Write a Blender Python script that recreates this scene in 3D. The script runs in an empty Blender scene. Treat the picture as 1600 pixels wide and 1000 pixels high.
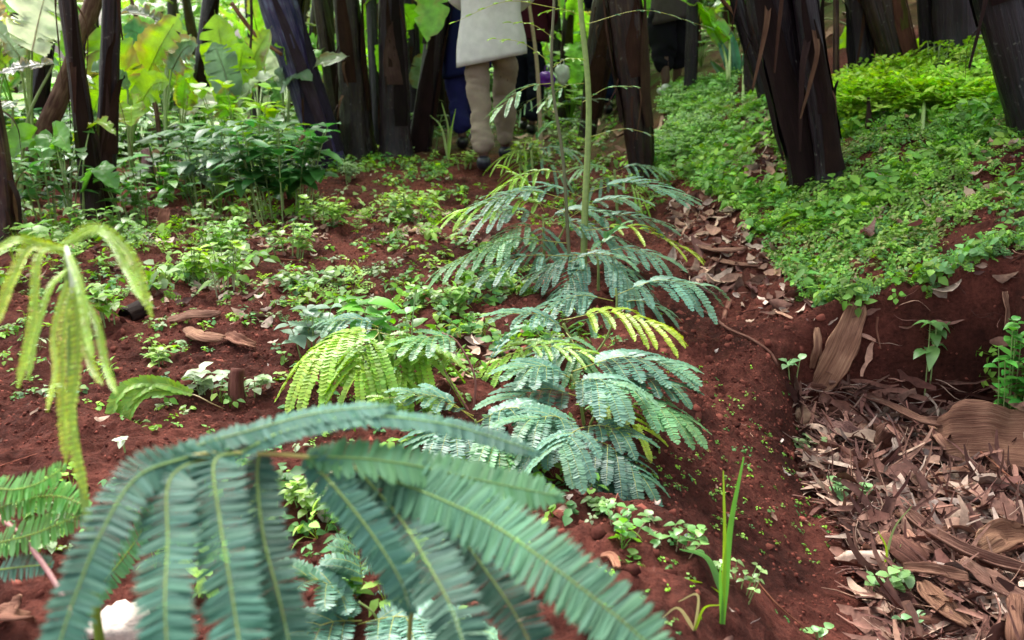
import bpy, math, random
import numpy as np
from mathutils import Vector

random.seed(7)
rng = np.random.default_rng(7)
S = bpy.context.scene
COL = S.collection

# ------------------------------------------------------------------ camera
FPX = 1400.0                       # focal length in units of a 1600 px wide frame
PITCH = math.radians(17.0)
CAM = np.array([0.0, 0.0, 0.85])
cam_d = bpy.data.cameras.new("camera")
cam_d.sensor_width = 36.0
cam_d.lens = 36.0 * FPX / 1600.0
cam_d.clip_start = 0.05
cam_d.clip_end = 1000.0
cam_d.dof.use_dof = True
cam_d.dof.focus_distance = 2.3
cam_d.dof.aperture_fstop = 5.4
cam_o = bpy.data.objects.new("camera", cam_d)
COL.objects.link(cam_o)
cam_o.location = CAM
cam_o.rotation_euler = (math.radians(90) - PITCH, 0, 0)
S.camera = cam_o

# ------------------------------------------------------------------ world, sun, exposure
SUN_EL, SUN_AZ = math.radians(58), math.radians(-25)   # azimuth from +Y towards +X
W = bpy.data.worlds.new("World")
S.world = W
W.use_nodes = True
nt = W.node_tree
bg = nt.nodes["Background"]
sky = nt.nodes.new("ShaderNodeTexSky")
sky.sky_type = 'NISHITA'
sky.sun_disc = False
sky.sun_elevation = SUN_EL
sky.sun_rotation = SUN_AZ
sky.air_density = 1.0
sky.dust_density = 5.0
sky.ozone_density = 0.6
hs = nt.nodes.new("ShaderNodeHueSaturation")
hs.inputs["Saturation"].default_value = 0.35          # overcast: a nearly white sky
nt.links.new(sky.outputs[0], hs.inputs["Color"])
nt.links.new(hs.outputs[0], bg.inputs[0])
bg.inputs[1].default_value = 0.15
sun = bpy.data.lights.new("sun", 'SUN')
sun.energy = 1.5
sun.angle = math.radians(35)
sun.color = (1.0, 0.96, 0.9)
sun_o = bpy.data.objects.new("sun", sun)
COL.objects.link(sun_o)
sd = Vector((math.sin(SUN_AZ) * math.cos(SUN_EL), math.cos(SUN_AZ) * math.cos(SUN_EL), math.sin(SUN_EL)))
sun_o.rotation_euler = (-sd).to_track_quat('-Z', 'Y').to_euler()
S.view_settings.view_transform = 'Standard'
S.view_settings.look = 'None'
S.view_settings.exposure = 1.62
S.view_settings.gamma = 1.0
S.cycles.max_bounces = 6
S.cycles.diffuse_bounces = 4
S.cycles.glossy_bounces = 2
S.cycles.transmission_bounces = 3
S.cycles.transparent_max_bounces = 4

# ------------------------------------------------------------------ projection helpers
cp, sp = math.cos(PITCH), math.sin(PITCH)
Fv = np.array([0, cp, -sp]); Uv = np.array([0, sp, cp]); Rv = np.array([1.0, 0, 0])

def ray(px, py):
    return Fv + Rv * (px - 800) / FPX + Uv * (500 - py) / FPX

def P(px, py, dep):
    return CAM + dep * ray(px, py)

def proj(p):
    q = np.asarray(p) - CAM
    d = q @ Fv
    return 800 + FPX * (q @ Rv) / d, 500 - FPX * (q @ Uv) / d, d

# ------------------------------------------------------------------ noise
def _hash(ix, iy, s):
    h = (ix.astype(np.int64) * 374761393 + iy.astype(np.int64) * 668265263 + s * 974634777) & 0xffffffff
    h = ((h ^ (h >> 13)) * 1274126177) & 0xffffffff
    return ((h ^ (h >> 16)) & 0xffff) / 65535.0

def vnoise(x, y, s=0):
    ix, iy = np.floor(x), np.floor(y)
    fx, fy = x - ix, y - iy
    fx = fx * fx * (3 - 2 * fx); fy = fy * fy * (3 - 2 * fy)
    a = _hash(ix, iy, s); b = _hash(ix + 1, iy, s); c = _hash(ix, iy + 1, s); d = _hash(ix + 1, iy + 1, s)
    return (a + (b - a) * fx) * (1 - fy) + (c + (d - c) * fx) * fy - 0.5

def fbm(x, y, s=0, o=4, g=0.5):
    r, a = 0, 1.0
    for i in range(o):
        r = r + a * vnoise(x, y, s + i * 17)
        x, y, a = x * 2.03 + 11.3, y * 2.03 + 4.7, a * g
    return r

def sm(a, b, t):
    t = np.clip((t - a) / (b - a), 0, 1)
    return t * t * (3 - 2 * t)

# ------------------------------------------------------------------ terrain height
def H(x, y):
    x = np.asarray(x, float); y = np.asarray(y, float)
    wob = 0.06 * vnoise(x * 2.1, y * 2.1, 5)
    t = np.minimum(x, 6.0) - 0.85
    bank = 0.35 * (np.sqrt(t * t + 0.03) + t) / 2
    bank = bank + 0.06 * np.clip(y - 2.75, 0, 7) * sm(0.7, 1.5, x)
    base = bank - 0.07 * np.exp(-((x - 0.68) / 0.22) ** 2) * sm(6.5, 4, y)
    base = base - 0.05 * sm(-0.9, -1.6, x) - 0.03 * sm(10, 30, y) * (y - 10) * sm(1, -4, x)
    base = base + 0.05 * np.exp(-((x - 0.12) / 0.3) ** 2) * sm(3.2, 1.5, y)
    # mulch filled pit
    ew = 1.25 * sm(0.98, 0.55, x)                       # the left flank runs out gradually
    m = sm(0.20, 0.80, x + wob) * (1 - sm(1.42, 1.52, x + 0.5 * wob)) * (1 - sm(2.62 - ew, 2.74, y + 0.6 * wob + 0.25 * (x - 1.0)))
    z = base * (1 - m) + (-0.30 + 0.02 * vnoise(x * 6, y * 6, 9)) * m
    near = sm(9, 5, y)
    z = z + 0.07 * fbm(x * 0.9, y * 0.9, 1, 2) + 0.13 * sm(1.15, 1.7, x) * sm(2.6, 3.2, y) * sm(12, 8, y) * fbm(x * 2.3, y * 2.3, 19, 2)
    rough = 1 - 0.5 * m
    z = z + near * rough * (0.046 * fbm(x * 5, y * 5, 21, 3) + 0.042 * np.abs(fbm(x * 12, y * 12, 41, 3)) + 0.016 * fbm(x * 48, y * 48, 61, 2))
    z = z + (1 - near) * 0.05 * fbm(x * 1.5, y * 1.5, 3, 3)
    return z

def GP(px, py, h=0.0):
    """first point on the ray through (px,py) that is h above the ground"""
    r = ray(px, py)
    t = np.geomspace(0.35, 120, 700)
    p = CAM + t[:, None] * r
    d = p[:, 2] - (H(p[:, 0], p[:, 1]) + h)
    k = np.argmax(d < 0)
    if k == 0:
        k = len(t) - 1
    a, b = t[k - 1], t[k]
    for _ in range(12):
        m = (a + b) / 2
        q = CAM + m * r
        if q[2] - (H(q[0], q[1]) + h) < 0: b = m
        else: a = m
    return CAM + b * r

def depth(p):
    return float((np.asarray(p) - CAM) @ Fv)

# ------------------------------------------------------------------ mesh builder
class MB:
    def __init__(s):
        s.v = []; s.f = {}; s.c = []; s.fl = []; s.n = 0
    def add(s, v, faces, col=(1, 1, 1), flow=None):
        v = np.asarray(v, float)
        n = len(v)
        for f in (faces if isinstance(faces, list) else [faces]):
            f = np.asarray(f, int)
            if f.size:
                s.f.setdefault(f.shape[1], []).append(f + s.n)
        s.v.append(v)
        c = np.asarray(col, float)
        if c.ndim == 1: c = np.tile(c, (n, 1))
        s.c.append(c)
        s.fl.append(v if flow is None else np.asarray(flow, float))
        s.n += n
        return s
    def mesh(s, name, origin=(0, 0, 0), smooth=True):
        v = np.concatenate(s.v) - np.asarray(origin)
        me = bpy.data.meshes.new(name)
        loops = []; starts = []; tot = 0
        for k, fs in s.f.items():
            f = np.concatenate(fs)
            loops.append(f.ravel()); starts.append(tot + np.arange(len(f)) * k); tot += f.size
        loops = np.concatenate(loops).astype(np.int32); starts = np.concatenate(starts).astype(np.int32)
        me.vertices.add(len(v)); me.vertices.foreach_set("co", v.astype(np.float32).ravel())
        me.loops.add(len(loops)); me.loops.foreach_set("vertex_index", loops)
        me.polygons.add(len(starts)); me.polygons.foreach_set("loop_start", starts)
        me.update(calc_edges=True)
        a = me.attributes.new("tint", 'FLOAT_VECTOR', 'POINT')
        a.data.foreach_set("vector", np.concatenate(s.c).astype(np.float32).ravel())
        a = me.attributes.new("flow", 'FLOAT_VECTOR', 'POINT')
        a.data.foreach_set("vector", np.concatenate(s.fl).astype(np.float32).ravel())
        if smooth:
            me.polygons.foreach_set("use_smooth", np.ones(len(starts), bool))
        me.update()
        return me
    def build(s, name, mat, parent=None, origin=None, smooth=True, **tags):
        o0 = np.array(parent.location) if parent is not None and origin is None else np.array(origin if origin is not None else (0, 0, 0))
        me = s.mesh(name, o0, smooth)
        o = bpy.data.objects.new(name, me)
        me.materials.append(mat)
        COL.objects.link(o)
        if parent is not None:
            o.parent = parent
        else:
            o.location = o0
        for k, val in tags.items(): o[k] = val
        return o

def thing(name, label, cat, loc=(0, 0, 0), group=None):
    o = bpy.data.objects.new(name, None)
    o.empty_display_size = 0.1
    COL.objects.link(o)
    o.location = [float(q) for q in loc]
    o["label"] = label; o["category"] = cat
    if group: o["group"] = group
    return o

def tag(o, label, cat, group=None):
    o["label"] = label; o["category"] = cat
    if group: o["group"] = group
    return o

def dup(root, loc, rz=0.0, sc=1.0, label=None, tilt=(0, 0)):
    r = root.copy(); COL.objects.link(r)
    r.location = [float(q) for q in loc]; r.rotation_euler = (tilt[0], tilt[1], rz); r.scale = (sc, sc, sc)
    if label: r["label"] = label
    for ch in list(root.children):
        c = ch.copy(); COL.objects.link(c); c.parent = r
        for g in list(ch.children):
            d = g.copy(); COL.objects.link(d); d.parent = c
    return r

def nrm(v):
    v = np.asarray(v, float)
    return v / (np.linalg.norm(v, axis=-1, keepdims=True) + 1e-12)

def curve(pts, n):
    """Catmull-Rom through pts, n samples evenly by parameter"""
    p = np.asarray(pts, float)
    if len(p) == 2:
        t = np.linspace(0, 1, n)[:, None]
        return p[0] * (1 - t) + p[1] * t
    q = np.vstack([2 * p[0] - p[1], p, 2 * p[-1] - p[-2]])
    u = np.linspace(0, len(p) - 1 - 1e-9, n)
    i = u.astype(int); t = (u - i)[:, None]
    a, b, c, d = q[i], q[i + 1], q[i + 2], q[i + 3]
    r = 0.5 * ((2 * b) + (-a + c) * t + (2 * a - 5 * b + 4 * c - d) * t ** 2 + (-a + 3 * b - 3 * c + d) * t ** 3)
    L = np.concatenate([[0], np.cumsum(np.linalg.norm(np.diff(r, axis=0), axis=1))])
    s = np.linspace(0, L[-1], n)
    return np.stack([np.interp(s, L, r[:, k]) for k in range(3)], 1)

def frames(pts, up=(0, 0, 1)):
    T = nrm(np.gradient(pts, axis=0))
    up = np.asarray(up, float)
    Sd = np.cross(T, up)
    bad = np.linalg.norm(Sd, axis=1) < 0.05
    if bad.any(): Sd[bad] = np.cross(T[bad], (1.0, 0.02, 0))
    Sd = nrm(Sd)
    return T, Sd, nrm(np.cross(Sd, T))

def tube(mb, pts, rad, sides=6, col=(1, 1, 1), cap=True, lump=0.0, seed=0):
    pts = np.asarray(pts, float); n = len(pts)
    rad = np.broadcast_to(np.asarray(rad, float), (n,))
    T = nrm(np.gradient(pts, axis=0))
    ref = np.array([0.1, 1.0, 0.05]) if abs(T[0][1]) < 0.8 else np.array([1.0, 0.1, 0.0])
    A = nrm(np.cross(T, ref)); B = np.cross(T, A)
    th = np.linspace(0, 2 * np.pi, sides, endpoint=False)
    L = np.concatenate([[0], np.cumsum(np.linalg.norm(np.diff(pts, axis=0), axis=1))])
    rr = rad[:, None] * np.ones(sides)
    if lump:
        rr = rr * (1 + lump * 2 * fbm(np.cos(th)[None, :] * 2.2 + seed + 5, np.sin(th)[None, :] * 2.2 + L[:, None] * 2.0, 77 + int(seed), 3))
    v = pts[:, None, :] + rr[..., None] * (np.cos(th)[None, :, None] * A[:, None, :] + np.sin(th)[None, :, None] * B[:, None, :])
    fl = np.stack([np.cos(th)[None, :] * rr, np.sin(th)[None, :] * rr, np.broadcast_to(L[:, None], rr.shape)], -1)
    i = np.arange(n - 1)[:, None] * sides; j = np.arange(sides)[None, :]; k = (j + 1) % sides
    f = np.stack([i + j, i + k, i + sides + k, i + sides + j], -1).reshape(-1, 4)
    fs = [f]
    v = v.reshape(-1, 3); fl = fl.reshape(-1, 3)
    c = np.asarray(col, float)
    if c.ndim == 2: c = np.repeat(c, sides, 0)
    if cap:
        v = np.vstack([v, pts[0], pts[-1]]); fl = np.vstack([fl, [0, 0, 0], [0, 0, L[-1]]])
        if c.ndim == 2: c = np.vstack([c, c[:1], c[-1:]])
        a, b = n * sides, n * sides + 1
        jj = np.arange(sides); kk = (jj + 1) % sides
        fs.append(np.stack([np.full(sides, a), kk, jj], 1))
        fs.append(np.stack([np.full(sides, b), (n - 1) * sides + jj, (n - 1) * sides + kk], 1))
    mb.add(v, fs, c, fl)

def prof(shape, t):
    if shape == 'ovate': return np.clip(np.sin(np.pi * t ** 0.72), 0, 1) ** 0.9
    if shape == 'heart': return np.clip(np.sin(np.pi * np.clip(t * 0.93 + 0.07, 0, 1) ** 0.55), 0, 1)
    if shape == 'banana': return np.clip(1 - np.abs(2 * (t - 0.45)) ** 3.0, 0, 1) ** 0.6 * (1 - sm(0.85, 1.0, t) * 0.6)
    if shape == 'grass': return (1 - t) ** 0.7 * (0.55 + 0.45 * sm(0, 0.3, t))
    return np.clip(1 - np.abs(2 * t - 1) ** 2.5, 0, 1) ** 0.7       # oblong

def ribbon(mb, pts, up, hw, cols=3, fold=0.15, col=(1, 1, 1), wave=0.0, seed=0, tear=0.0, ragged=0.0):
    """leaf blade: pts centre line, hw half widths, V fold upward, wavy margin"""
    n = len(pts)
    T, Sd, N = frames(pts, up)
    u = np.linspace(-1, 1, cols)
    hw = np.asarray(hw, float)
    L = np.linspace(0, 1, n)
    wv = wave * fbm(L[:, None] * 7 + seed * 3.1, u[None, :] * 1.3 + seed, 91 + seed, 2) * np.abs(u)[None, :]
    edge = 1 + tear * 2 * vnoise(L[:, None] * 45 + seed, np.sign(u)[None, :] * 3.0 + 7, 13) * (np.abs(u)[None, :] > 0.9)
    v = pts[:, None, :] + (u[None, :] * edge * hw[:, None])[..., None] * Sd[:, None, :] \
        + (np.abs(u)[None, :] * fold * hw[:, None] + wv * hw[:, None] * 2)[..., None] * N[:, None, :]
    if ragged:
        rg = np.random.default_rng(seed * 7 + 3)
        for sgn in (-1, 1):
            cut = np.where(rg.random(n) < ragged, rg.uniform(.25, .7, n), 1.0); cut[:2] = 1
            k_ = (u * sgn) > 0.2
            v[:, k_] = pts[:, None, :] + (v[:, k_] - pts[:, None, :]) * np.where(np.abs(u[k_])[None, :] * 0 + cut[:, None] < 1, cut[:, None], 1)[..., None]
            sagn = rg.normal(0, .12, n // 4 + 2)
            v[:, k_, 2] += (np.repeat(sagn, 4)[:n] * hw)[:, None] * np.abs(u[k_])[None, :]
        c3 = np.tile(np.asarray(col, float), (n, cols, 1))
        br = np.clip((np.abs(u)[None, :] - .55) * 2 + 2.2 * fbm(L[:, None] * 6 + seed, u[None, :] * 3 + seed, seed + 5, 3) - .15, 0, .85)[..., None] * (rg.random() < .6)
        c3 = c3 * (1 - br) + np.array([.30, .22, .07]) * br
        col = c3.reshape(-1, 3)
    fl = np.stack(np.broadcast_arrays(u[None, :] * hw[:, None] * 1.0, np.zeros((n, cols)), L[:, None] * np.linalg.norm(pts[-1] - pts[0])), -1)
    i = np.arange(n - 1)[:, None] * cols; j = np.arange(cols - 1)[None, :]
    f = np.stack([i + j, i + j + 1, i + cols + j + 1, i + cols + j], -1).reshape(-1, 4)
    mb.add(v.reshape(-1, 3), f, col, fl.reshape(-1, 3))

def leaf(mb, base, d, L, W, up=(0, 0, 1), droop=0.3, shape='ovate', n=6, fold=0.2, col=(1, 1, 1), wave=0.0, seed=0, cols=3):
    d = nrm(d); t = np.linspace(0, 1, n)
    pts = np.asarray(base) + d * (L * t)[:, None] - np.array([0, 0, 1.0]) * (droop * L * t ** 2)[:, None]
    ribbon(mb, pts, up, W / 2 * prof(shape, t) + 0.0004, cols, fold, col, wave, seed)

LEAFLET_V = np.array([[0, 0, 0], [.07, .42, .03], [.07, -.42, .03], [.7, .5, .04], [.7, -.5, .04], [1, 0, -.03], [.45, 0, -.05]], float)
LEAFLET_T = np.array([[0, 2, 6], [0, 6, 1], [2, 4, 6], [6, 3, 1], [4, 5, 6], [5, 3, 6]])

def stamp(mb, V, F, O, X, Y, Z, col=None, tint=None):
    """place template V,F at origins O with axes X,Y,Z (already scaled); vectorised"""
    n, k = len(O), len(V)
    v = O[:, None, :] + V[None, :, 0, None] * X[:, None, :] + V[None, :, 1, None] * Y[:, None, :] + V[None, :, 2, None] * Z[:, None, :]
    fs = []
    for f in (F if isinstance(F, list) else [F]):
        fs.append((f[None] + (np.arange(n) * k)[:, None, None]).reshape(-1, f.shape[1]))
    if col is None: c = np.ones((n * k, 3))
    else:
        c = np.asarray(col, float)
        c = np.tile(c, (n * k, 1)) if c.ndim == 1 else np.repeat(c, k, 0)
    if tint is not None: c = c * np.tile(tint, (n, 1))
    mb.add(v.reshape(-1, 3), fs, c, (v.reshape(-1, 3)))

def pinna(mb, pts, up, wfull, count, col, rad=0.0006, ang=20, close=0.0, twist=0.25, rcol=(0.42, 0.5, 0.1), shape=0.85, seed=0, over=1.35, jit=1.0):
    """a feather of paired leaflets; col tint, wfull = full width"""
    r = np.random.default_rng(seed + 100)
    c = curve(pts, count)
    T, Sd, N = frames(c, up)
    Ltot = np.linalg.norm(np.diff(c, axis=0), axis=1).sum()
    sp_ = Ltot / count
    t = np.linspace(0, 1, count)
    ln = wfull / 2 * (0.55 + 0.45 * sm(0, 0.12, t)) * (1 - (1 - shape) * sm(0.5, 1, t)) * (1 - 0.55 * sm(0.9, 1, t))
    for s in (-1, 1):
        a = np.radians(ang + r.normal(0, 4 * jit, count) + 40 * sm(0.92, 1, t))
        dr = close + r.normal(0, 0.06 * jit, count)
        X = Sd * (s * np.cos(a) * np.cos(dr))[:, None] + T * np.sin(a)[:, None] + N * np.sin(dr)[:, None]
        X = nrm(X)
        tw = r.normal(0, 0.10 * jit, count) + twist
        Y0 = nrm(T - X * np.sum(T * X, 1)[:, None]); Z0 = nrm(np.cross(X, Y0)) * s
        Z0 = np.where((np.sum(Z0 * N, 1) < 0)[:, None], -Z0, Z0)
        Y = Y0 * np.cos(tw)[:, None] + Z0 * np.sin(tw)[:, None]
        Z = np.cross(X, Y)
        lw = sp_ * over
        k = ln * (1 + r.normal(0, 0.05, count))
        stamp(mb, LEAFLET_V, LEAFLET_T, c, X * k[:, None], Y * lw, Z * lw, col)
    tube(mb, c, np.linspace(rad * 1.3, rad * 0.6, count), 5, rcol, False)

def compound(mb, P0, P1, sag=0.15, pairs=7, plen=0.1, pw=0.022, count=20, col=(1, 1, 1), droop=0.5, spread=62, seed=0, rise=0.0, rcol=(0.5, 0.5, 0.12), close=0.0, start=0.3):
    """twice pinnate leaf with its stalk from P0 to P1"""
    r = np.random.default_rng(seed)
    P0 = np.asarray(P0); P1 = np.asarray(P1)
    L = np.linalg.norm(P1 - P0)
    mid = (P0 + P1) / 2 + np.array([0, 0, sag * L])
    c = curve([P0, mid, P1], 24)
    T, Sd, N = frames(c)
    tube(mb, c, np.linspace(0.0014, 0.0006, 24), 5, rcol, False)
    for i in range(pairs):
        t = start + (1 - start) * i / max(pairs - 1, 1)
        k = min(int(t * 23), 23)
        pl = plen * r.uniform(.85, 1.12) * (0.62 + 0.38 * math.sin(math.pi * (0.2 + 0.62 * i / max(pairs - 1, 1))))
        for s in (-1, 1):
            if r.random() < 0.07: continue
            a = math.radians(spread * (1 - 0.55 * (i / max(pairs - 1, 1)) ** 2) + r.normal(0, 6))
            d = nrm(T[k] * math.cos(a) + Sd[k] * s * math.sin(a) + N[k] * rise)
            u = np.linspace(0, 1, 5)
            dr = droop * (0.8 + 0.4 * r.random())
            pts = c[k] + d * (pl * u)[:, None] - np.array([0, 0, 1]) * (dr * pl * u ** 2)[:, None]
            pinna(mb, pts, (0, 0, 1), pw, count, np.asarray(col) * (1 + r.normal(0, 0.10)) * (1 + np.array([.5, .28, -.1]) * max(0, i / max(pairs - 1, 1) - .45)), 0.0005, 18, close, 0.2, rcol, seed=seed * 31 + i * 2 + (s > 0))

# ------------------------------------------------------------------ materials
def mat_base(name):
    m = bpy.data.materials.new(name); m.use_nodes = True
    n = m.node_tree.nodes; l = m.node_tree.links
    return m, n, l, n["Principled BSDF"], n["Material Output"]

def N_(n, t, **kw):
    o = n.new(t)
    for k, v in kw.items():
        if k in ('ins',):
            for a, b in v.items(): o.inputs[a].default_value = b
        else: setattr(o, k, v)
    return o

def leaf_mat(name, rough=0.42, trans=0.3, vary=0.35, spec=0.45, blotch=0.3, veins=False):
    m, n, l, b, out = mat_base(name)
    at = N_(n, "ShaderNodeAttribute", attribute_name="tint")
    geo = N_(n, "ShaderNodeNewGeometry")
    hsv = N_(n, "ShaderNodeHueSaturation")
    mr = N_(n, "ShaderNodeMapRange", ins={3: 1 - vary, 4: 1 + vary})
    l.new(geo.outputs["Random Per Island"], mr.inputs[0])
    mh = N_(n, "ShaderNodeMapRange", ins={3: 0.485, 4: 0.515})
    mul = N_(n, "ShaderNodeMath", operation='MULTIPLY', ins={1: 7.13}); fr = N_(n, "ShaderNodeMath", operation='FRACT')
    l.new(geo.outputs["Random Per Island"], mul.inputs[0]); l.new(mul.outputs[0], fr.inputs[0]); l.new(fr.outputs[0], mh.inputs[0])
    l.new(mh.outputs[0], hsv.inputs["Hue"]); l.new(mr.outputs[0], hsv.inputs["Value"]); l.new(at.outputs["Vector"], hsv.inputs["Color"])
    tc = N_(n, "ShaderNodeTexCoord")
    no = N_(n, "ShaderNodeTexNoise", ins={"Scale": 9.0, "Detail": 5.0})
    l.new(tc.outputs["Object"], no.inputs["Vector"])
    m2 = N_(n, "ShaderNodeMapRange", ins={1: 0.3, 2: 0.7, 3: 1 - blotch, 4: 1 + blotch * 0.6})
    l.new(no.outputs["Fac"], m2.inputs[0])
    h2 = N_(n, "ShaderNodeHueSaturation"); l.new(hsv.outputs[0], h2.inputs["Color"]); l.new(m2.outputs[0], h2.inputs["Value"])
    colo = h2.outputs[0]
    l.new(colo, b.inputs["Base Color"])
    b.inputs["Roughness"].default_value = rough
    b.inputs["Specular IOR Level"].default_value = spec
    if veins:
        fl = N_(n, "ShaderNodeAttribute", attribute_name="flow")
        sx = N_(n, "ShaderNodeSeparateXYZ"); l.new(fl.outputs["Vector"], sx.inputs[0])
        ab = N_(n, "ShaderNodeMath", operation='ABSOLUTE'); l.new(sx.outputs[0], ab.inputs[0])
        ml = N_(n, "ShaderNodeMath", operation='MULTIPLY_ADD', ins={1: -0.35}); l.new(ab.outputs[0], ml.inputs[0]); l.new(sx.outputs[2], ml.inputs[2])
        wv = N_(n, "ShaderNodeMath", operation='MULTIPLY', ins={1: 260.0}); l.new(ml.outputs[0], wv.inputs[0])
        sn = N_(n, "ShaderNodeMath", operation='SINE'); l.new(wv.outputs[0], sn.inputs[0])
        bp = N_(n, "ShaderNodeBump", ins={"Strength": 0.12, "Distance": 0.004}); l.new(sn.outputs[0], bp.inputs["Height"])
        l.new(bp.outputs[0], b.inputs["Normal"])
    tr = N_(n, "ShaderNodeBsdfTranslucent")
    h3 = N_(n, "ShaderNodeHueSaturation", ins={"Hue": 0.488, "Saturation": 1.15, "Value": 1.6}); l.new(colo, h3.inputs["Color"]); l.new(h3.outputs[0], tr.inputs[0])
    mx = N_(n, "ShaderNodeMixShader", ins={0: trans})
    l.new(b.outputs[0], mx.inputs[1]); l.new(tr.outputs[0], mx.inputs[2]); l.new(mx.outputs[0], out.inputs[0])
    return m

def flow_mat(name, stops, sc=(60, 60, 3), rough=0.6, spec=0.3, bump=0.5, dist=0.006, big=2.0, fleck=0.0):
    """streaky fibrous material following the 'flow' attribute"""
    m, n, l, b, out = mat_base(name)
    fl = N_(n, "ShaderNodeAttribute", attribute_name="flow")
    mp = N_(n, "ShaderNodeMapping"); mp.inputs["Scale"].default_value = sc
    l.new(fl.outputs["Vector"], mp.inputs["Vector"])
    no = N_(n, "ShaderNodeTexNoise", ins={"Scale": 1.0, "Detail": 7.0, "Roughness": 0.62})
    l.new(mp.outputs[0], no.inputs["Vector"])
    n2 = N_(n, "ShaderNodeTexNoise", ins={"Scale": big, "Detail": 4.0})
    l.new(fl.outputs["Vector"], n2.inputs["Vector"])
    ad = N_(n, "ShaderNodeMath", operation='MULTIPLY_ADD', ins={1: 0.5})
    l.new(n2.outputs["Fac"], ad.inputs[0]); 
    m3 = N_(n, "ShaderNodeMath", operation='MULTIPLY', ins={1: 0.75}); l.new(no.outputs["Fac"], m3.inputs[0]); l.new(m3.outputs[0], ad.inputs[2])
    cr = N_(n, "ShaderNodeValToRGB")
    e = cr.color_ramp.elements
    while len(e) < len(stops): e.new(0.5)
    for k, (p, c) in enumerate(stops):
        e[k].position = p; e[k].color = (*c, 1)
    l.new(ad.outputs[0], cr.inputs[0])
    at = N_(n, "ShaderNodeAttribute", attribute_name="tint")
    mx = N_(n, "ShaderNodeMix", data_type='RGBA', blend_type='MULTIPLY'); mx.inputs[0].default_value = 1
    l.new(cr.outputs[0], mx.inputs[6]); l.new(at.outputs["Vector"], mx.inputs[7])
    cout = mx.outputs[2]
    if fleck:
        nf = N_(n, "ShaderNodeTexNoise", ins={"Scale": 45.0, "Detail": 3.0}); l.new(fl.outputs["Vector"], nf.inputs["Vector"])
        rf = N_(n, "ShaderNodeMapRange", ins={1: 0.66, 2: 0.74, 3: 0.0, 4: fleck}); l.new(nf.outputs["Fac"], rf.inputs[0])
        mf = N_(n, "ShaderNodeMix", data_type='RGBA'); l.new(rf.outputs[0], mf.inputs[0]); l.new(cout, mf.inputs[6]); mf.inputs[7].default_value = (.20, .19, .17, 1)
        cout = mf.outputs[2]
    l.new(cout, b.inputs["Base Color"])
    b.inputs["Roughness"].default_value = rough; b.inputs["Specular IOR Level"].default_value = spec
    bp = N_(n, "ShaderNodeBump", ins={"Strength": bump, "Distance": dist}); l.new(no.outputs["Fac"], bp.inputs["Height"]); l.new(bp.outputs[0], b.inputs["Normal"])
    return m

def tint_mat(name, rough=0.7, spec=0.3, nscale=40.0, vary=0.3, bump=0.3, dist=0.004, island=0.3, sheen=0.0):
    m, n, l, b, out = mat_base(name)
    at = N_(n, "ShaderNodeAttribute", attribute_name="tint")
    tc = N_(n, "ShaderNodeTexCoord")
    no = N_(n, "ShaderNodeTexNoise", ins={"Scale": nscale, "Detail": 6.0, "Roughness": 0.6}); l.new(tc.outputs["Object"], no.inputs["Vector"])
    mr = N_(n, "ShaderNodeMapRange", ins={1: 0.3, 2: 0.7, 3: 1 - vary, 4: 1 + vary}); l.new(no.outputs["Fac"], mr.inputs[0])
    geo = N_(n, "ShaderNodeNewGeometry")
    mi = N_(n, "ShaderNodeMapRange", ins={3: 1 - island, 4: 1 + island}); l.new(geo.outputs["Random Per Island"], mi.inputs[0])
    mm = N_(n, "ShaderNodeMath", operation='MULTIPLY'); l.new(mr.outputs[0], mm.inputs[0]); l.new(mi.outputs[0], mm.inputs[1])
    h = N_(n, "ShaderNodeHueSaturation"); l.new(at.outputs["Vector"], h.inputs["Color"]); l.new(mm.outputs[0], h.inputs["Value"])
    l.new(h.outputs[0], b.inputs["Base Color"])
    b.inputs["Roughness"].default_value = rough; b.inputs["Specular IOR Level"].default_value = spec
    bp = N_(n, "ShaderNodeBump", ins={"Strength": bump, "Distance": dist}); l.new(no.outputs["Fac"], bp.inputs["Height"]); l.new(bp.outputs[0], b.inputs["Normal"])
    return m

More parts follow.
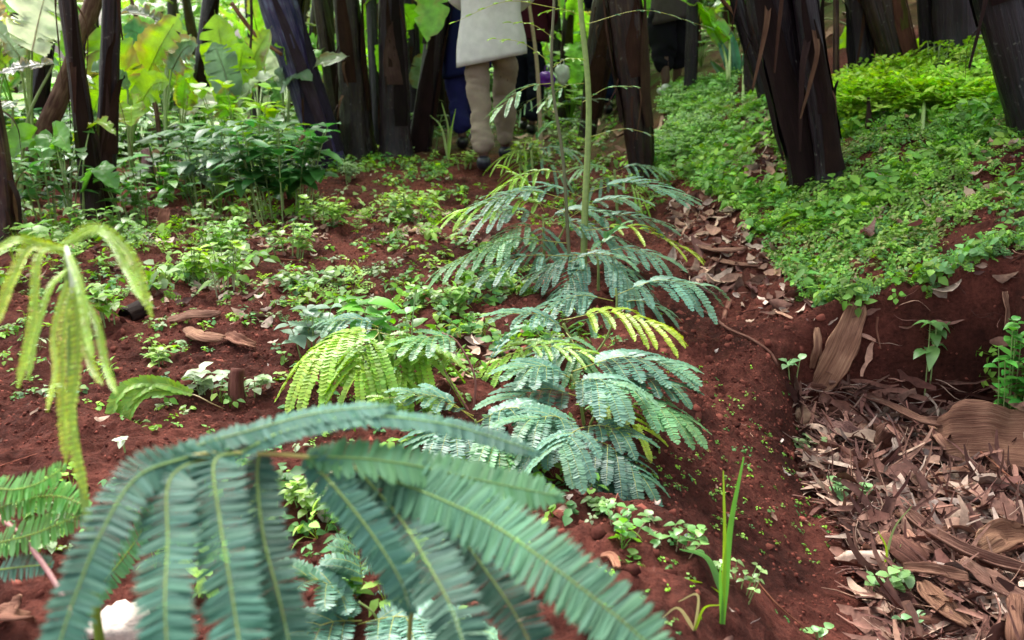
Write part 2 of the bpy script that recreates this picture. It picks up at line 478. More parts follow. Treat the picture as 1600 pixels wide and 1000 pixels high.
def soil_mat():
    m, n, l, b, out = mat_base("red_soil")
    tc = N_(n, "ShaderNodeTexCoord")
    a = N_(n, "ShaderNodeTexNoise", ins={"Scale": 2.2, "Detail": 8.0, "Roughness": 0.65}); l.new(tc.outputs["Object"], a.inputs["Vector"])
    c = N_(n, "ShaderNodeTexNoise", ins={"Scale": 70.0, "Detail": 8.0, "Roughness": 0.7}); l.new(tc.outputs["Object"], c.inputs["Vector"])
    cr = N_(n, "ShaderNodeValToRGB"); e = cr.color_ramp.elements
    e[0].position = 0.38; e[0].color = (0.052, 0.0150, 0.0105, 1); e[1].position = 0.62; e[1].color = (0.190, 0.056, 0.039, 1)
    l.new(a.outputs["Fac"], cr.inputs[0])
    mr = N_(n, "ShaderNodeMapRange", ins={1: 0.3, 2: 0.72, 3: 0.5, 4: 1.45}); l.new(c.outputs["Fac"], mr.inputs[0])
    h = N_(n, "ShaderNodeHueSaturation"); l.new(cr.outputs[0], h.inputs["Color"]); l.new(mr.outputs[0], h.inputs["Value"])
    # far off the soil is hidden under brown and green litter
    sx = N_(n, "ShaderNodeSeparateXYZ"); l.new(tc.outputs["Object"], sx.inputs[0])
    my = N_(n, "ShaderNodeMapRange", ins={1: 6.5, 2: 10.0}); l.new(sx.outputs[1], my.inputs[0])
    g = N_(n, "ShaderNodeTexNoise", ins={"Scale": 5.0, "Detail": 8.0, "Roughness": 0.7}); l.new(tc.outputs["Object"], g.inputs["Vector"])
    cg = N_(n, "ShaderNodeValToRGB"); e = cg.color_ramp.elements
    e[0].position = 0.38; e[0].color = (0.05, 0.024, 0.016, 1); e[1].position = 0.6; e[1].color = (0.07, 0.15, 0.03, 1)
    l.new(g.outputs["Fac"], cg.inputs[0])
    mx = N_(n, "ShaderNodeMix", data_type='RGBA'); l.new(my.outputs[0], mx.inputs[0]); l.new(h.outputs[0], mx.inputs[6]); l.new(cg.outputs[0], mx.inputs[7])
    l.new(mx.outputs[2], b.inputs["Base Color"])
    b.inputs["Roughness"].default_value = 0.95; b.inputs["Specular IOR Level"].default_value = 0.15
    bp = N_(n, "ShaderNodeBump", ins={"Strength": 1.0, "Distance": 0.022}); l.new(c.outputs["Fac"], bp.inputs["Height"])
    b2 = N_(n, "ShaderNodeTexNoise", ins={"Scale": 240.0, "Detail": 4.0, "Roughness": 0.7}); l.new(tc.outputs["Object"], b2.inputs["Vector"])
    bp2 = N_(n, "ShaderNodeBump", ins={"Strength": 0.8, "Distance": 0.004}); l.new(b2.outputs["Fac"], bp2.inputs["Height"]); l.new(bp.outputs[0], bp2.inputs["Normal"])
    l.new(bp2.outputs[0], b.inputs["Normal"])
    return m

M_SOIL = soil_mat()
M_LEG = leaf_mat("glaucous_leaflet", 0.40, 0.20, 0.16, 0.5, 0.3)
M_FROND = leaf_mat("frond_leaflet", 0.55, 0.18, 0.16, 0.28, 0.35)
M_LEAF = leaf_mat("green_leaf", 0.33, 0.3, 0.35, 0.6, 0.35)
M_WEED = leaf_mat("weed_leaf", 0.5, 0.3, 0.35, 0.35, 0.4)
M_BAN = leaf_mat("banana_leaf", 0.28, 0.40, 0.3, 0.6, 0.4, True)
M_STEM = flow_mat("pseudostem_skin", [(0.36, (0.003, 0.002, 0.005)), (0.52, (0.013, 0.007, 0.010)), (0.64, (0.045, 0.018, 0.014)), (0.76, (0.085, 0.062, 0.028)), (0.9, (0.26, 0.17, 0.11))], (70, 70, 2.6), 0.36, 0.45, 0.9, 0.014, 7.0, 0.5)
M_SHEATH = flow_mat("dry_sheath", [(0.36, (0.05, 0.024, 0.019)), (0.55, (0.17, 0.09, 0.066)), (0.72, (0.26, 0.155, 0.11)), (0.9, (0.42, 0.30, 0.22))], (280, 280, 9), 0.8, 0.2, 1.0, 0.006, 12.0)
M_LITTER = tint_mat("dead_leaf", 0.8, 0.2, 60, 0.35, 0.5, 0.003, 0.45)
M_CRUMB = tint_mat("soil_crumb", 0.95, 0.1, 60, 0.3, 0.8, 0.004, 0.35)
M_BARK = flow_mat("brown_bark", [(0.3, (0.02, 0.009, 0.007)), (0.55, (0.075, 0.033, 0.024)), (0.8, (0.19, 0.11, 0.08))], (60, 60, 9), 0.8, 0.2, 1.0, 0.01, 8.0)
M_CLOTH = tint_mat("woven_cloth", 0.9, 0.1, 18, 0.10, 0.25, 0.01, 0.0)
M_SKIN = tint_mat("brown_skin", 0.5, 0.4, 30, 0.08, 0.1, 0.002, 0.0)
M_SHOE = tint_mat("rubber_shoe", 0.35, 0.5, 30, 0.15, 0.1, 0.002, 0.0)
M_PLASTIC = tint_mat("crumpled_plastic", 0.25, 0.5, 12, 0.06, 0.9, 0.01, 0.0)
M_STALK = tint_mat("green_stalk", 0.45, 0.4, 50, 0.2, 0.2, 0.001, 0.15)

# ------------------------------------------------------------------ ground
def axis(lo, hi, step, far_lo, far_hi, grow=1.12):
    a = list(np.arange(lo, hi, step)); s = step; x = a[-1]
    while x < far_hi:
        s *= grow; x += s; a.append(x)
    s = step; x = lo; b = []
    while x > far_lo:
        s *= grow; x -= s; b.append(x)
    return np.array(b[::-1] + a)
gx = axis(-2.4, 2.7, 0.0115, -220, 220)
ylist = [0.95]; s_ = 0.0085
while ylist[-1] < 500:
    y_ = ylist[-1]
    s_ = 0.0085 * (1 + 0.0 * y_) if y_ < 2.2 else 0.0085 * (y_ / 2.2) ** 1.25 if y_ < 9 else s_ * 1.06
    ylist.append(y_ + s_)
yb = []; s_ = 0.0085; x = 0.95
while x > -60:
    s_ *= 1.25; x -= s_; yb.append(x)
gy = np.array(yb[::-1] + ylist)
XX, YY = np.meshgrid(gx, gy)
ZZ = H(XX.ravel(), YY.ravel())
nx, ny = len(gx), len(gy)
ii = np.arange(ny - 1)[:, None] * nx; jj = np.arange(nx - 1)[None, :]
ff = np.stack([ii + jj, ii + jj + 1, ii + nx + jj + 1, ii + nx + jj], -1).reshape(-1, 4)
g = MB(); g.add(np.stack([XX.ravel(), YY.ravel(), ZZ], 1), ff)
go = g.build("ground", M_SOIL); go["kind"] = "structure"

# ------------------------------------------------------------------ scattering
def inpoly(px, py, poly):
    r = np.zeros(len(px), bool); n = len(poly); j = n - 1
    for i in range(n):
        xi, yi = poly[i]; xj, yj = poly[j]
        c = ((yi > py) != (yj > py)) & (px < (xj - xi) * (py - yi) / (yj - yi + 1e-9) + xi)
        r ^= c; j = i
    return r

def sample(box, count, polys=None, notpolys=None, seed=0, clump=None):
    """world points on the ground in box (x0,x1,y0,y1) whose foot lies in one of the outlines"""
    r = np.random.default_rng(seed)
    out = []; got = 0; tries = 0
    while got < count and tries < 60:
        tries += 1
        x = r.uniform(box[0], box[1], 20000); y = r.uniform(box[2], box[3], 20000)
        z = H(x, y); p = np.stack([x, y, z], 1)
        px, py, d = proj(p)
        k = d > 0.1
        if polys is not None:
            kk = np.zeros(len(x), bool)
            for q in polys: kk |= inpoly(px, py, q)
            k &= kk
        if notpolys is not None:
            for q in notpolys: k &= ~inpoly(px, py, q)
        if clump is not None:
            k &= r.random(len(x)) < np.clip(0.5 + clump[1] * fbm(x * clump[0], y * clump[0], clump[2], 3), 0, 1)
        out.append(p[k]); got += k.sum()
    return np.concatenate(out)[:count]

def normals(p):
    e = 0.02
    zx = (H(p[:, 0] + e, p[:, 1]) - H(p[:, 0] - e, p[:, 1])) / (2 * e)
    zy = (H(p[:, 0], p[:, 1] + e) - H(p[:, 0], p[:, 1] - e)) / (2 * e)
    return nrm(np.stack([-zx, -zy, np.ones(len(p))], 1))

def tmpl(fn):
    m = MB(); fn(m)
    V = np.concatenate(m.v); F = [np.concatenate(f) for f in m.f.values()]
    return V, F, np.concatenate(m.c)

def scatter(mb, temps, pts, smin, smax, cols, follow=0.6, tilt=0.15, lift=0.0, seed=0):
    r = np.random.default_rng(seed)
    n = len(pts); which = r.integers(0, len(temps), n)
    cols = np.asarray(cols, float)
    Nn = normals(pts)
    up = nrm(Nn * follow + np.array([0, 0, 1.0]) * (1 - follow) + r.normal(0, tilt, (n, 3)))
    a = r.uniform(0, 2 * np.pi, n)
    h = np.stack([np.cos(a), np.sin(a), np.zeros(n)], 1)
    X = nrm(h - up * np.sum(h * up, 1)[:, None]); Y = np.cross(up, X)
    s = r.uniform(smin, smax, n)
    ca = cols[r.integers(0, len(cols), n)] * (1 + r.normal(0, 0.12, (n, 1)))
    for w, (V, F, C) in enumerate(temps):
        k = which == w
        if not k.any(): continue
        stamp(mb, V, F, pts[k] + up[k] * lift, X[k] * s[k, None], Y[k] * s[k, None], up[k] * s[k, None], ca[k], C)

def weed_template(seed, nl=7, hgt=1.0, ll=0.55, lw=0.38, shape='ovate', fold=0.2):
    def fn(m):
        r = np.random.default_rng(seed)
        for i in range(nl):
            a = i * 2.4 + r.normal(0, 0.4)
            z = hgt * (0.25 + 0.75 * r.random())
            rd = 0.35 * r.random()
            d = np.array([math.cos(a), math.sin(a), 0.35 * r.normal()])
            b = np.array([math.cos(a) * rd, math.sin(a) * rd, z])
            leaf(m, b, d, ll * (0.7 + 0.5 * r.random()), lw * (0.8 + 0.4 * r.random()), droop=0.25, shape=shape, n=4, fold=fold)
            q = np.array([[0, 0, 0], [0.03, 0, 0], b + [0.02, 0, 0], b]); m.add(q, np.array([[0, 1, 2, 3]]), (0.8, 0.8, 0.5))
    return fn
WEEDS = [tmpl(weed_template(i)) for i in range(6)]
LOWS = [tmpl(weed_template(20 + i, 6, 0.45, 0.5, 0.42)) for i in range(5)]
def feather_template(seed):
    def fn(m):
        r = np.random.default_rng(seed)
        for i in range(6):
            a = i * 1.1 + r.normal(0, 0.3)
            e = 0.5 + 0.5 * r.random()
            u = np.linspace(0, 1, 5)[:, None]
            d = np.array([math.cos(a) * 0.7, math.sin(a) * 0.7, 1.0])
            c = d * u * e + np.array([0, 0, -0.45]) * u ** 2 * e
            for k in range(1, 5):
                for s in (-1, 1):
                    sd = np.array([-math.sin(a) * s, math.cos(a) * s, 0.15])
                    leaf(m, c[k], sd + d * 0.4, 0.3 * (1.15 - k * 0.15), 0.13, n=3, droop=0.2, fold=0.1)
            tube(m, c, 0.012, 3, (0.8, 0.9, 0.6), False)
    return fn
FEATH = [tmpl(feather_template(40 + i)) for i in range(4)]
def big_template(seed):
    def fn(m):
        r = np.random.default_rng(seed)
        for i in range(9):
            a = i * 2.4 + r.normal(0, 0.3); z = 0.35 + 0.65 * r.random()
            b = np.array([math.cos(a) * 0.18, math.sin(a) * 0.18, z])
            leaf(m, b, (math.cos(a), math.sin(a), 0.3), 0.42, 0.34, droop=0.4, shape='heart', n=5, fold=0.12)
            tube(m, [[0, 0, 0], b * [0.6, 0.6, 0.6], b], 0.012, 3, (0.7, 0.8, 0.5), False)
    return fn
BIGS = [tmpl(big_template(60 + i)) for i in range(5)]
def flake(seed, L=1.0, Wd=0.5, curl=0.35, n=5):
    def fn(m):
        r = np.random.default_rng(seed)
        t = np.linspace(0, 1, n)
        pts = np.stack([t * L - L / 2, 0.12 * r.normal() * t ** 2, 0.06 + curl * (t - 0.5) ** 2 * (0.5 + r.random())], 1)
        ribbon(m, pts, (0.0, 0.25 * r.normal(), 1), Wd / 2 * prof('ovate' if r.random() < 0.6 else 'ob', np.clip(t, 0.03, 0.97)), 3, 0.5 * r.normal(), (1, 1, 1), 0.5, int(seed))
    return fn
FLAKES = [tmpl(flake(i, 1, 0.45, .6, 7)) for i in range(10)]
def shred(seed, wd):
    def fn(m):
        r = np.random.default_rng(seed); n = 9; t = np.linspace(0, 1, n)
        pts = np.stack([t - .5, .35 * r.normal() * (t - .5) ** 2 + .03 * np.sin(t * 9 + seed), .03 + .5 * abs(r.normal()) * (t - .5) ** 2 * r.choice([-.3, 1]) + .02 * np.sin(t * 7 + seed)], 1)
        ribbon(m, pts, (0, .6 * r.normal(), 1), wd / 2 * (1 - .6 * np.abs(2 * t - 1) ** 3) * (1 + .25 * r.normal(0, 1, n)), 3, .8 * r.random(), (1, 1, 1), .2, int(seed))
    return fn
SHREDS = [tmpl(shred(100 + i, (0.03, 0.07, 0.13, 0.045)[i % 4])) for i in range(12)]
FIBRE = [tmpl(shred(130 + i, 0.012)) for i in range(6)]
def clod(seed):
    r = np.random.default_rng(seed)
    V = np.array([[0, 0, 1], [.9, 0, .3], [.3, .85, .3], [-.7, .5, .3], [-.7, -.5, .3], [.3, -.85, .3], [.6, .45, -.5], [-.25, .8, -.5], [-.8, 0, -.5], [-.25, -.8, -.5], [.6, -.45, -.5]], float)
    V = V * (1 + r.normal(0, 0.30, V.shape)) * [1, .8, .7]
    F = np.array([[0, 1, 2], [0, 2, 3], [0, 3, 4], [0, 4, 5], [0, 5, 1], [1, 6, 2], [2, 6, 7], [2, 7, 3], [3, 7, 8], [3, 8, 4], [4, 8, 9], [4, 9, 5], [5, 9, 10], [5, 10, 1], [1, 10, 6]])
    return V, [F], np.ones((len(V), 3))
CLODS = [clod(i) for i in range(6)]

def stuff(name, mat, mb, label, cat, smooth=True):
    o = mb.build(name, mat, smooth=smooth); o["kind"] = "stuff"; o["label"] = label; o["category"] = cat
    return o

SOILC = [(0.14, 0.041, 0.029), (0.21, 0.065, 0.046), (0.085, 0.025, 0.018)]
m = MB()
pts = sample((-2.2, 2.2, 1.0, 7.0), 42000, seed=1, clump=(2.5, 1.6, 8))
scatter(m, CLODS, pts, 0.0015, 0.0065, SOILC, seed=1)
pts = sample((-2.2, 2.2, 1.0, 6.0), 5200, seed=2, clump=(2.0, 2.0, 9))
scatter(m, CLODS, pts, 0.004, 0.012, SOILC, tilt=.5, lift=-.003, seed=2)
pts = sample((-2.2, 1.6, 1.0, 5.0), 1500, seed=3, clump=(2.2, 3.0, 7))
scatter(m, CLODS, pts, 0.010, 0.024, SOILC, tilt=.6, lift=-.008, seed=3)
stuff("soil_crumbs", M_CRUMB, m, "loose crumbs and clods of dark red soil lying over the ridge", "soil", False)

GREENS = [(0.13, 0.30, 0.045), (0.17, 0.36, 0.06), (0.09, 0.24, 0.05), (0.20, 0.36, 0.08), (0.10, 0.26, 0.08)]
LIMES = [(0.26, 0.52, 0.05), (0.22, 0.46, 0.05), (0.32, 0.52, 0.10)]
TANS = [(0.30, 0.17, 0.12), (0.40, 0.27, 0.20), (0.20, 0.10, 0.075), (0.13, 0.06, 0.05), (0.48, 0.36, 0.29)]

# green herbs over the bank on the right
BANK = [(1020, 262), (1050, 190), (1130, 150), (1200, 150), (1310, 150), (1400, 95), (1540, 95), (1620, 110), (2500, 60), (2500, 330), (1900, 360), (1620, 350), (1500, 400), (1430, 442), (1330, 462), (1260, 462), (1195, 400), (1150, 330), (1080, 285)]
m = MB()
pts = sample((0.6, 6.5, 2.0, 9.5), 16000, [BANK], [[(1160, 165), (1215, 165), (1215, 330), (1075, 320), (1085, 270), (1150, 255)]], seed=11, clump=(3.2, 1.9, 12))
scatter(m, WEEDS + LOWS, pts, 0.014, 0.042, [(0.17, 0.36, 0.05), (0.22, 0.42, 0.06), (0.12, 0.30, 0.05), (0.28, 0.46, 0.10), (0.14, 0.32, 0.10), (0.30, 0.34, 0.12)], seed=11, tilt=.35)
pts = sample((0.6, 6.5, 2.0, 9.5), 2300, [BANK], seed=12, clump=(3.1, 3.2, 15))
scatter(m, FEATH + WEEDS[:2], pts, 0.05, 0.11, [(0.20, 0.42, 0.06), (0.26, 0.48, 0.07), (0.15, 0.36, 0.07)], seed=12, tilt=.3)
EDGE = [(1240, 470), (1330, 455), (1430, 440), (1500, 395), (1620, 345), (1640, 375), (1530, 415), (1440, 460), (1340, 482), (1250, 480)]
pts = sample((0.6, 3.5, 2.0, 4.5), 150, [EDGE, [(1530, 560), (1640, 520), (1700, 700), (1560, 650)]], seed=16, clump=(5, 3.2, 17))
scatter(m, WEEDS + FEATH, pts, 0.025, 0.07, [(0.17, 0.36, 0.05), (0.22, 0.42, 0.06), (0.14, 0.32, 0.10)], seed=16, tilt=.5)
pts = sample((0.8, 4.5, 2.8, 8), 260, [BANK], seed=17, clump=(2.0, 3.2, 18))
scatter(m, FLAKES, pts, 0.03, 0.09, TANS, lift=.03, seed=17)
stuff("ground_herbs", M_WEED, m, "low green herbs matting the bank to the right of the furrow", "ground cover")
m = MB()
LIMEP = [(1310, 175), (1360, 130), (1440, 90), (1540, 95), (1560, 165), (1480, 185), (1400, 180), (1340, 190)]
pts = sample((1.2, 4.5, 4.0, 9.5), 1300, [LIMEP], seed=13, clump=(2.5, 1.8, 14))
scatter(m, FEATH, pts, 0.09, 0.25, [(0.46, 0.72, 0.05), (0.36, 0.64, 0.05), (0.5, 0.7, 0.12)], seed=13)
pts = sample((0.8, 4.5, 5.0, 14), 900, [[(1040, 180), (1048, 140), (1140, 130), (1150, 165), (1110, 190)], [(1010, 240), (1060, 195), (1120, 200), (1090, 250)]], seed=14)
scatter(m, FEATH, pts, 0.09, 0.16, [(0.24, 0.46, 0.08), (0.18, 0.38, 0.10)], seed=14)
stuff("feathery_herbs", M_WEED, m, "bright lime feathery herbs crowning the bank below the dark stems", "ground cover")

# weeds strewn on the ridge and in front of the stems
m = MB()
pts = sample((-3, 1.2, 3.0, 7.5), 760, [[(0, 330), (480, 330), (470, 470), (0, 480)], [(520, 235), (760, 240), (1000, 260), (1040, 330), (700, 420), (560, 400), (480, 350), (480, 280)], [(380, 350), (520, 330), (520, 400), (400, 410)]], [[(715, 225), (815, 225), (825, 300), (700, 300)], [(510, 255), (620, 250), (560, 330), (500, 330)]], seed=21, clump=(3.5, 3.0, 22))
scatter(m, LOWS + WEEDS, pts, 0.025, 0.07, LIMES + GREENS, seed=21)
pts = sample((-2.2, 1.2, 1.1, 4), 620, [[(0, 420), (480, 400), (820, 420), (1000, 560), (900, 900), (0, 900)]], seed=22, clump=(4, 3.2, 23))
scatter(m, LOWS + WEEDS, pts, 0.012, 0.045, GREENS + LIMES + [(.34,.44,.24)], seed=22)
pts = sample((0.0, 1.2, 1.0, 3.2), 260, [[(960, 480), (1200, 500), (1400, 1000), (900, 1000)]], seed=23, clump=(5, 3.2, 24))
scatter(m, LOWS, pts, 0.006, 0.018, LIMES + GREENS, seed=23)
pts = sample((-3, 0.9, 2.6, 6.5), 190, [[(0, 300), (520, 300), (700, 330), (860, 440), (700, 500), (440, 470), (0, 470)]], [[(715, 225), (815, 225), (825, 310), (700, 310)]], seed=124, clump=(2.5, 2.5, 27))
scatter(m, WEEDS + FEATH, pts, 0.05, 0.11, LIMES + [(.24, .40, .12), (.30, .44, .2)], seed=124, tilt=.3)
pts = sample((-9, 1.5, 6.2, 14), 2600, None, [[(700, 215), (830, 215), (830, 300), (690, 300)]], seed=24, clump=(1.2, 2.0, 25))
scatter(m, WEEDS + LOWS, pts, 0.04, 0.11, GREENS + LIMES, seed=24)
pts = sample((-1.6, 0.6, 1.7, 3.6), 240, [[(430, 430), (820, 420), (880, 520), (860, 640), (620, 650), (440, 600)]], seed=126, clump=(3.5, 2.0, 28))
scatter(m, WEEDS + LOWS + FEATH, pts, 0.03, 0.075, GREENS + LIMES + [(.30, .42, .24)], seed=126, tilt=.3)
pts = sample((-0.9, 0.6, 1.0, 2.2), 130, [[(300, 720), (980, 720), (1000, 1000), (200, 1000)]], seed=127, clump=(4.5, 2.0, 29))
scatter(m, WEEDS + LOWS, pts, 0.02, 0.06, GREENS + LIMES, seed=127, tilt=.3)
stuff("small_weeds", M_WEED, m, "small green weeds sprouting across the red soil", "ground cover")

# taller broad leaved undergrowth behind on the left, and beyond the field
m = MB()
pts = sample((-7.5, -0.9, 4.9, 9), 330, [[(-400, 80), (480, 80), (500, 330), (300, 352), (60, 365), (-400, 400)]], [[(60, 300), (220, 300), (220, 350), (60, 350)]], seed=31, clump=(1.5, 2.2, 32))
scatter(m, BIGS, pts, 0.16, 0.42, [(0.10, 0.28, 0.05), (0.16, 0.36, 0.06), (0.25, 0.45, 0.06), (0.09, 0.22, 0.09)], 0.1, 0.1, seed=31)
pts = sample((-12, 14, 8, 28), 1300, seed=33, clump=(0.5, 2.2, 34))
scatter(m, BIGS, pts, 0.25, 0.8, [(0.16, 0.34, 0.06), (0.26, 0.46, 0.08), (0.12, 0.26, 0.10)], 0.1, 0.1, seed=33)
stuff("undergrowth", M_LEAF, m, "tangled broad leaved undergrowth between the banana stems", "undergrowth")

# litter and mulch
m = MB()
MULCH = [(1235, 610), (1400, 590), (1560, 605), (1700, 640), (2000, 1060), (1400, 1060), (1335, 860), (1260, 720)]
pts = sample((0.5, 1.9, 0.9, 3.0), 3000, [MULCH], seed=41)
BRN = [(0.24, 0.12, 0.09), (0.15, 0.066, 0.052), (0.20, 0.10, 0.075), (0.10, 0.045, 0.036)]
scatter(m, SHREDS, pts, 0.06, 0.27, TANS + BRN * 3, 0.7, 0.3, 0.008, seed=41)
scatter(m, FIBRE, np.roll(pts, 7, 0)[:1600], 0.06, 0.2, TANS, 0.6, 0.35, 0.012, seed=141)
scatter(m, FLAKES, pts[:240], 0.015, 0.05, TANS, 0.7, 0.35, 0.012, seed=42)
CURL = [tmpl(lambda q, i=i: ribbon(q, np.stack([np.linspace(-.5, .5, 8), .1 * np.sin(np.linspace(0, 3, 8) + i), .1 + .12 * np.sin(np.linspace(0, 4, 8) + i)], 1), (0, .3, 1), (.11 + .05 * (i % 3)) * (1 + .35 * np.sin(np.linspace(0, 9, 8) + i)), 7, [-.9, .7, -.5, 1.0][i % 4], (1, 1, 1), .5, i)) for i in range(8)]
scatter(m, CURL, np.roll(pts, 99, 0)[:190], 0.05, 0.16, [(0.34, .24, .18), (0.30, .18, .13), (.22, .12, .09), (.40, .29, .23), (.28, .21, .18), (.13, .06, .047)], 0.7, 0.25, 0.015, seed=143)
stuff("banana_mulch", M_LITTER, m, "shredded brown dead banana fibre filling the bottom of the furrow", "mulch")
m = MB()
pts = sample((0.3, 2.4, 2.4, 7.5), 800, [[(1040, 320), (1100, 300), (1180, 350), (1230, 440), (1290, 490), (1200, 500), (1090, 460), (1050, 400)], [(1500, 420), (1600, 370), (1600, 560), (1540, 560), (1470, 470)], [(1150, 160), (1215, 160), (1215, 260), (1160, 250)], [(1250, 280), (1170, 300), (1090, 270), (1100, 240), (1200, 240)]], seed=43)
scatter(m, SHREDS + FLAKES, pts, 0.025, 0.11, TANS, 0.6, 0.4, 0.006, seed=43)
pts = sample((1.0, 3.2, 1.4, 3.4), 600, [[(1400, 470), (1500, 400), (1600, 360), (1640, 600), (1540, 600), (1500, 500)], [(1230, 480), (1400, 470), (1540, 520), (1540, 610), (1230, 610)], [(1600, 380), (2400, 380), (2400, 900), (1700, 640)]], seed=143)
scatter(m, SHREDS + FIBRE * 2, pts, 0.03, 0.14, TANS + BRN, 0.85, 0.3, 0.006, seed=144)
pts = sample((-2.2, 1.2, 1.1, 7), 800, [[(0, 340), (560, 330), (480, 400), (0, 440)], [(200, 440), (460, 440), (430, 540), (240, 530)], [(560, 330), (760, 330), (860, 480), (560, 400)], [(600, 500), (820, 500), (800, 640), (640, 640)]], seed=44, clump=(3, 3, 45))
scatter(m, FLAKES + SHREDS[:3], pts, 0.02, 0.07, TANS, 0.7, 0.3, 0.006, seed=44)
pts = sample((-2.2, 1.4, 1.0, 7), 1500, seed=45, clump=(3, 2, 46))
scatter(m, FLAKES + SHREDS + FIBRE, pts, 0.006, 0.035, TANS + [(0.55, 0.45, 0.38)], 0.8, 0.2, 0.003, seed=45)
pts = sample((-9, 5, 7, 16), 1500, seed=47)
scatter(m, FLAKES + SHREDS, pts, 0.05, 0.25, TANS, 0.7, 0.3, 0.01, seed=47)
stuff("leaf_litter", M_LITTER, m, "scraps of dry tan leaf scattered over the soil", "litter")
# ================================================================== banana plants
def axis_pts(B, D, L, n, bend=0.0, side=np.array([1.0, 0, 0])):
    t = np.linspace(0, 1, n)
    return B + D * (L * t)[:, None] + side * (bend * np.sin(np.pi * t))[:, None]

def sheath_on(mb, c, rad, t0, t1, ang, arc, off, peel, tint, seed):
    """one dry or green leaf sheath wrapped over part of a pseudostem"""
    n, k = 22, 9
    T = nrm(np.gradient(c, axis=0))
    ref = np.array([0.1, 1.0, 0.05]); A = nrm(np.cross(T, ref)); Bv = np.cross(T, A)
    t = np.linspace(t0, t1, n) * (len(c) - 1)
    ip = lambda a: np.stack([np.interp(t, np.arange(len(c)), a[:, q]) for q in range(3)], 1)
    cc, aa, bb = ip(c), ip(A), ip(Bv)
    r0 = np.interp(t, np.arange(len(c)), rad)
    u = np.linspace(-1, 1, k)
    w = arc / 2 * (1 - 0.93 * sm(0.3, 1, np.linspace(0, 1, n))) * (1 + .25 * fbm(np.linspace(0, 7, n) + seed, np.zeros(n), seed, 3))
    th = ang + u[None, :] * w[:, None] + 0.12 * np.sin(np.linspace(0, 5, n) + seed)[:, None]
    lt = np.linspace(0, 1, n)
    rr = r0[:, None] * (1 + off + 0.10 * fbm(u[None, :] * 2 + seed, lt[:, None] * 5, seed, 3)) + peel * (sm(0.45, 1, lt) ** 1.5)[:, None] + 0.006
    v = cc[:, None, :] + rr[..., None] * (np.cos(th)[..., None] * aa[:, None, :] + np.sin(th)[..., None] * bb[:, None, :])
    v[..., 2] -= (peel * 1.6 * sm(0.7, 1, lt) ** 2)[:, None]
    fl = np.stack(np.broadcast_arrays(u[None, :] * 0.08, np.full((n, k), seed * 0.37), lt[:, None] * (t1 - t0) * 2), -1)
    i = np.arange(n - 1)[:, None] * k; j = np.arange(k - 1)[None, :]
    f = np.stack([i + j, i + j + 1, i + k + j + 1, i + k + j], -1).reshape(-1, 4)
    mb.add(v.reshape(-1, 3), f, tint, fl.reshape(-1, 3))

_crown = []
def crown_meshes():
    if not _crown:
        for s in range(3):
            r = np.random.default_rng(300 + s)
            m = MB(); L = 1.25 + 0.3 * s
            t = np.linspace(0, 1, 22)
            pts = np.stack([L * (0.15 * t + 0.85 * t ** 1.2), 0.05 * np.sin(t * 3 + s), 0.75 * L * t - 0.9 * L * t ** 2.2], 1)
            k = 5
            tube(m, pts[:k + 1], np.linspace(0.024, 0.012, k + 1), 8, (0.30, 0.42, 0.08), False)
            pb = curve(pts[k:], 48); ribbon(m, pb, (0, 0, 1), 0.19 * prof('banana', np.linspace(0.02, 1, 48)) + 0.002, 7, 0.18, (0.20, 0.40, 0.06), 0.3, s + 3, 0.1, .12)
            me = m.mesh("leaf"); me.materials.append(M_BAN); _crown.append(me)
    return _crown

def add_crown(root, top, n=5, seed=0, base=None):
    r = random.Random(seed)
    for i in range(n):
        o = bpy.data.objects.new("leaf", r.choice(crown_meshes())); COL.objects.link(o)
        o.parent = root
        o.location = [float(q) for q in (np.asarray(top) - np.asarray(root.location))]
        o.rotation_euler = (r.uniform(-.15, .15), r.uniform(-.35, .1), i * 2 * math.pi / n + r.uniform(-.4, .4))
        s = r.uniform(0.8, 1.15); o.scale = (s, s, s)

STYLE = {  # tints of skin and of the sheath strips
    'dark':   ((0.5, 0.42, 1.1), [(0.07, 0.035, 0.06), (0.13, 0.075, 0.075), (0.05, 0.05, 0.13), (0.10, .06, .09)]),
    'blue':   ((3.2, 4.6, 17.0), [(0.28, 0.34, 1.2), (0.16, 0.18, 0.6), (0.45, 0.45, 1.1)]),
    'brown':  ((1.1, 0.85, 0.9), [(0.22, 0.14, 0.13), (0.12, 0.07, 0.07), (0.5, 0.40, 0.33)]),
    'olive':  ((0.9, 1.1, 0.8), [(0.22, 0.27, 0.11), (0.20, 0.12, 0.10), (0.10, 0.08, 0.08)]),
    'lime':   ((0.9, 0.7, 0.8), [(0.55, 0.85, 0.18), (0.38, 0.24, 0.2), (0.14, 0.08, 0.10)]),
    'tan':    ((2.6, 2.2, 2.0), [(1.1, 0.9, 0.75), (0.8, 0.55, 0.45)]),
    'grey':   ((0.8, 0.65, 1.2), [(0.45, 0.38, 0.48), (0.2, 0.12, 0.11), (.07, .05, .09)]),
}

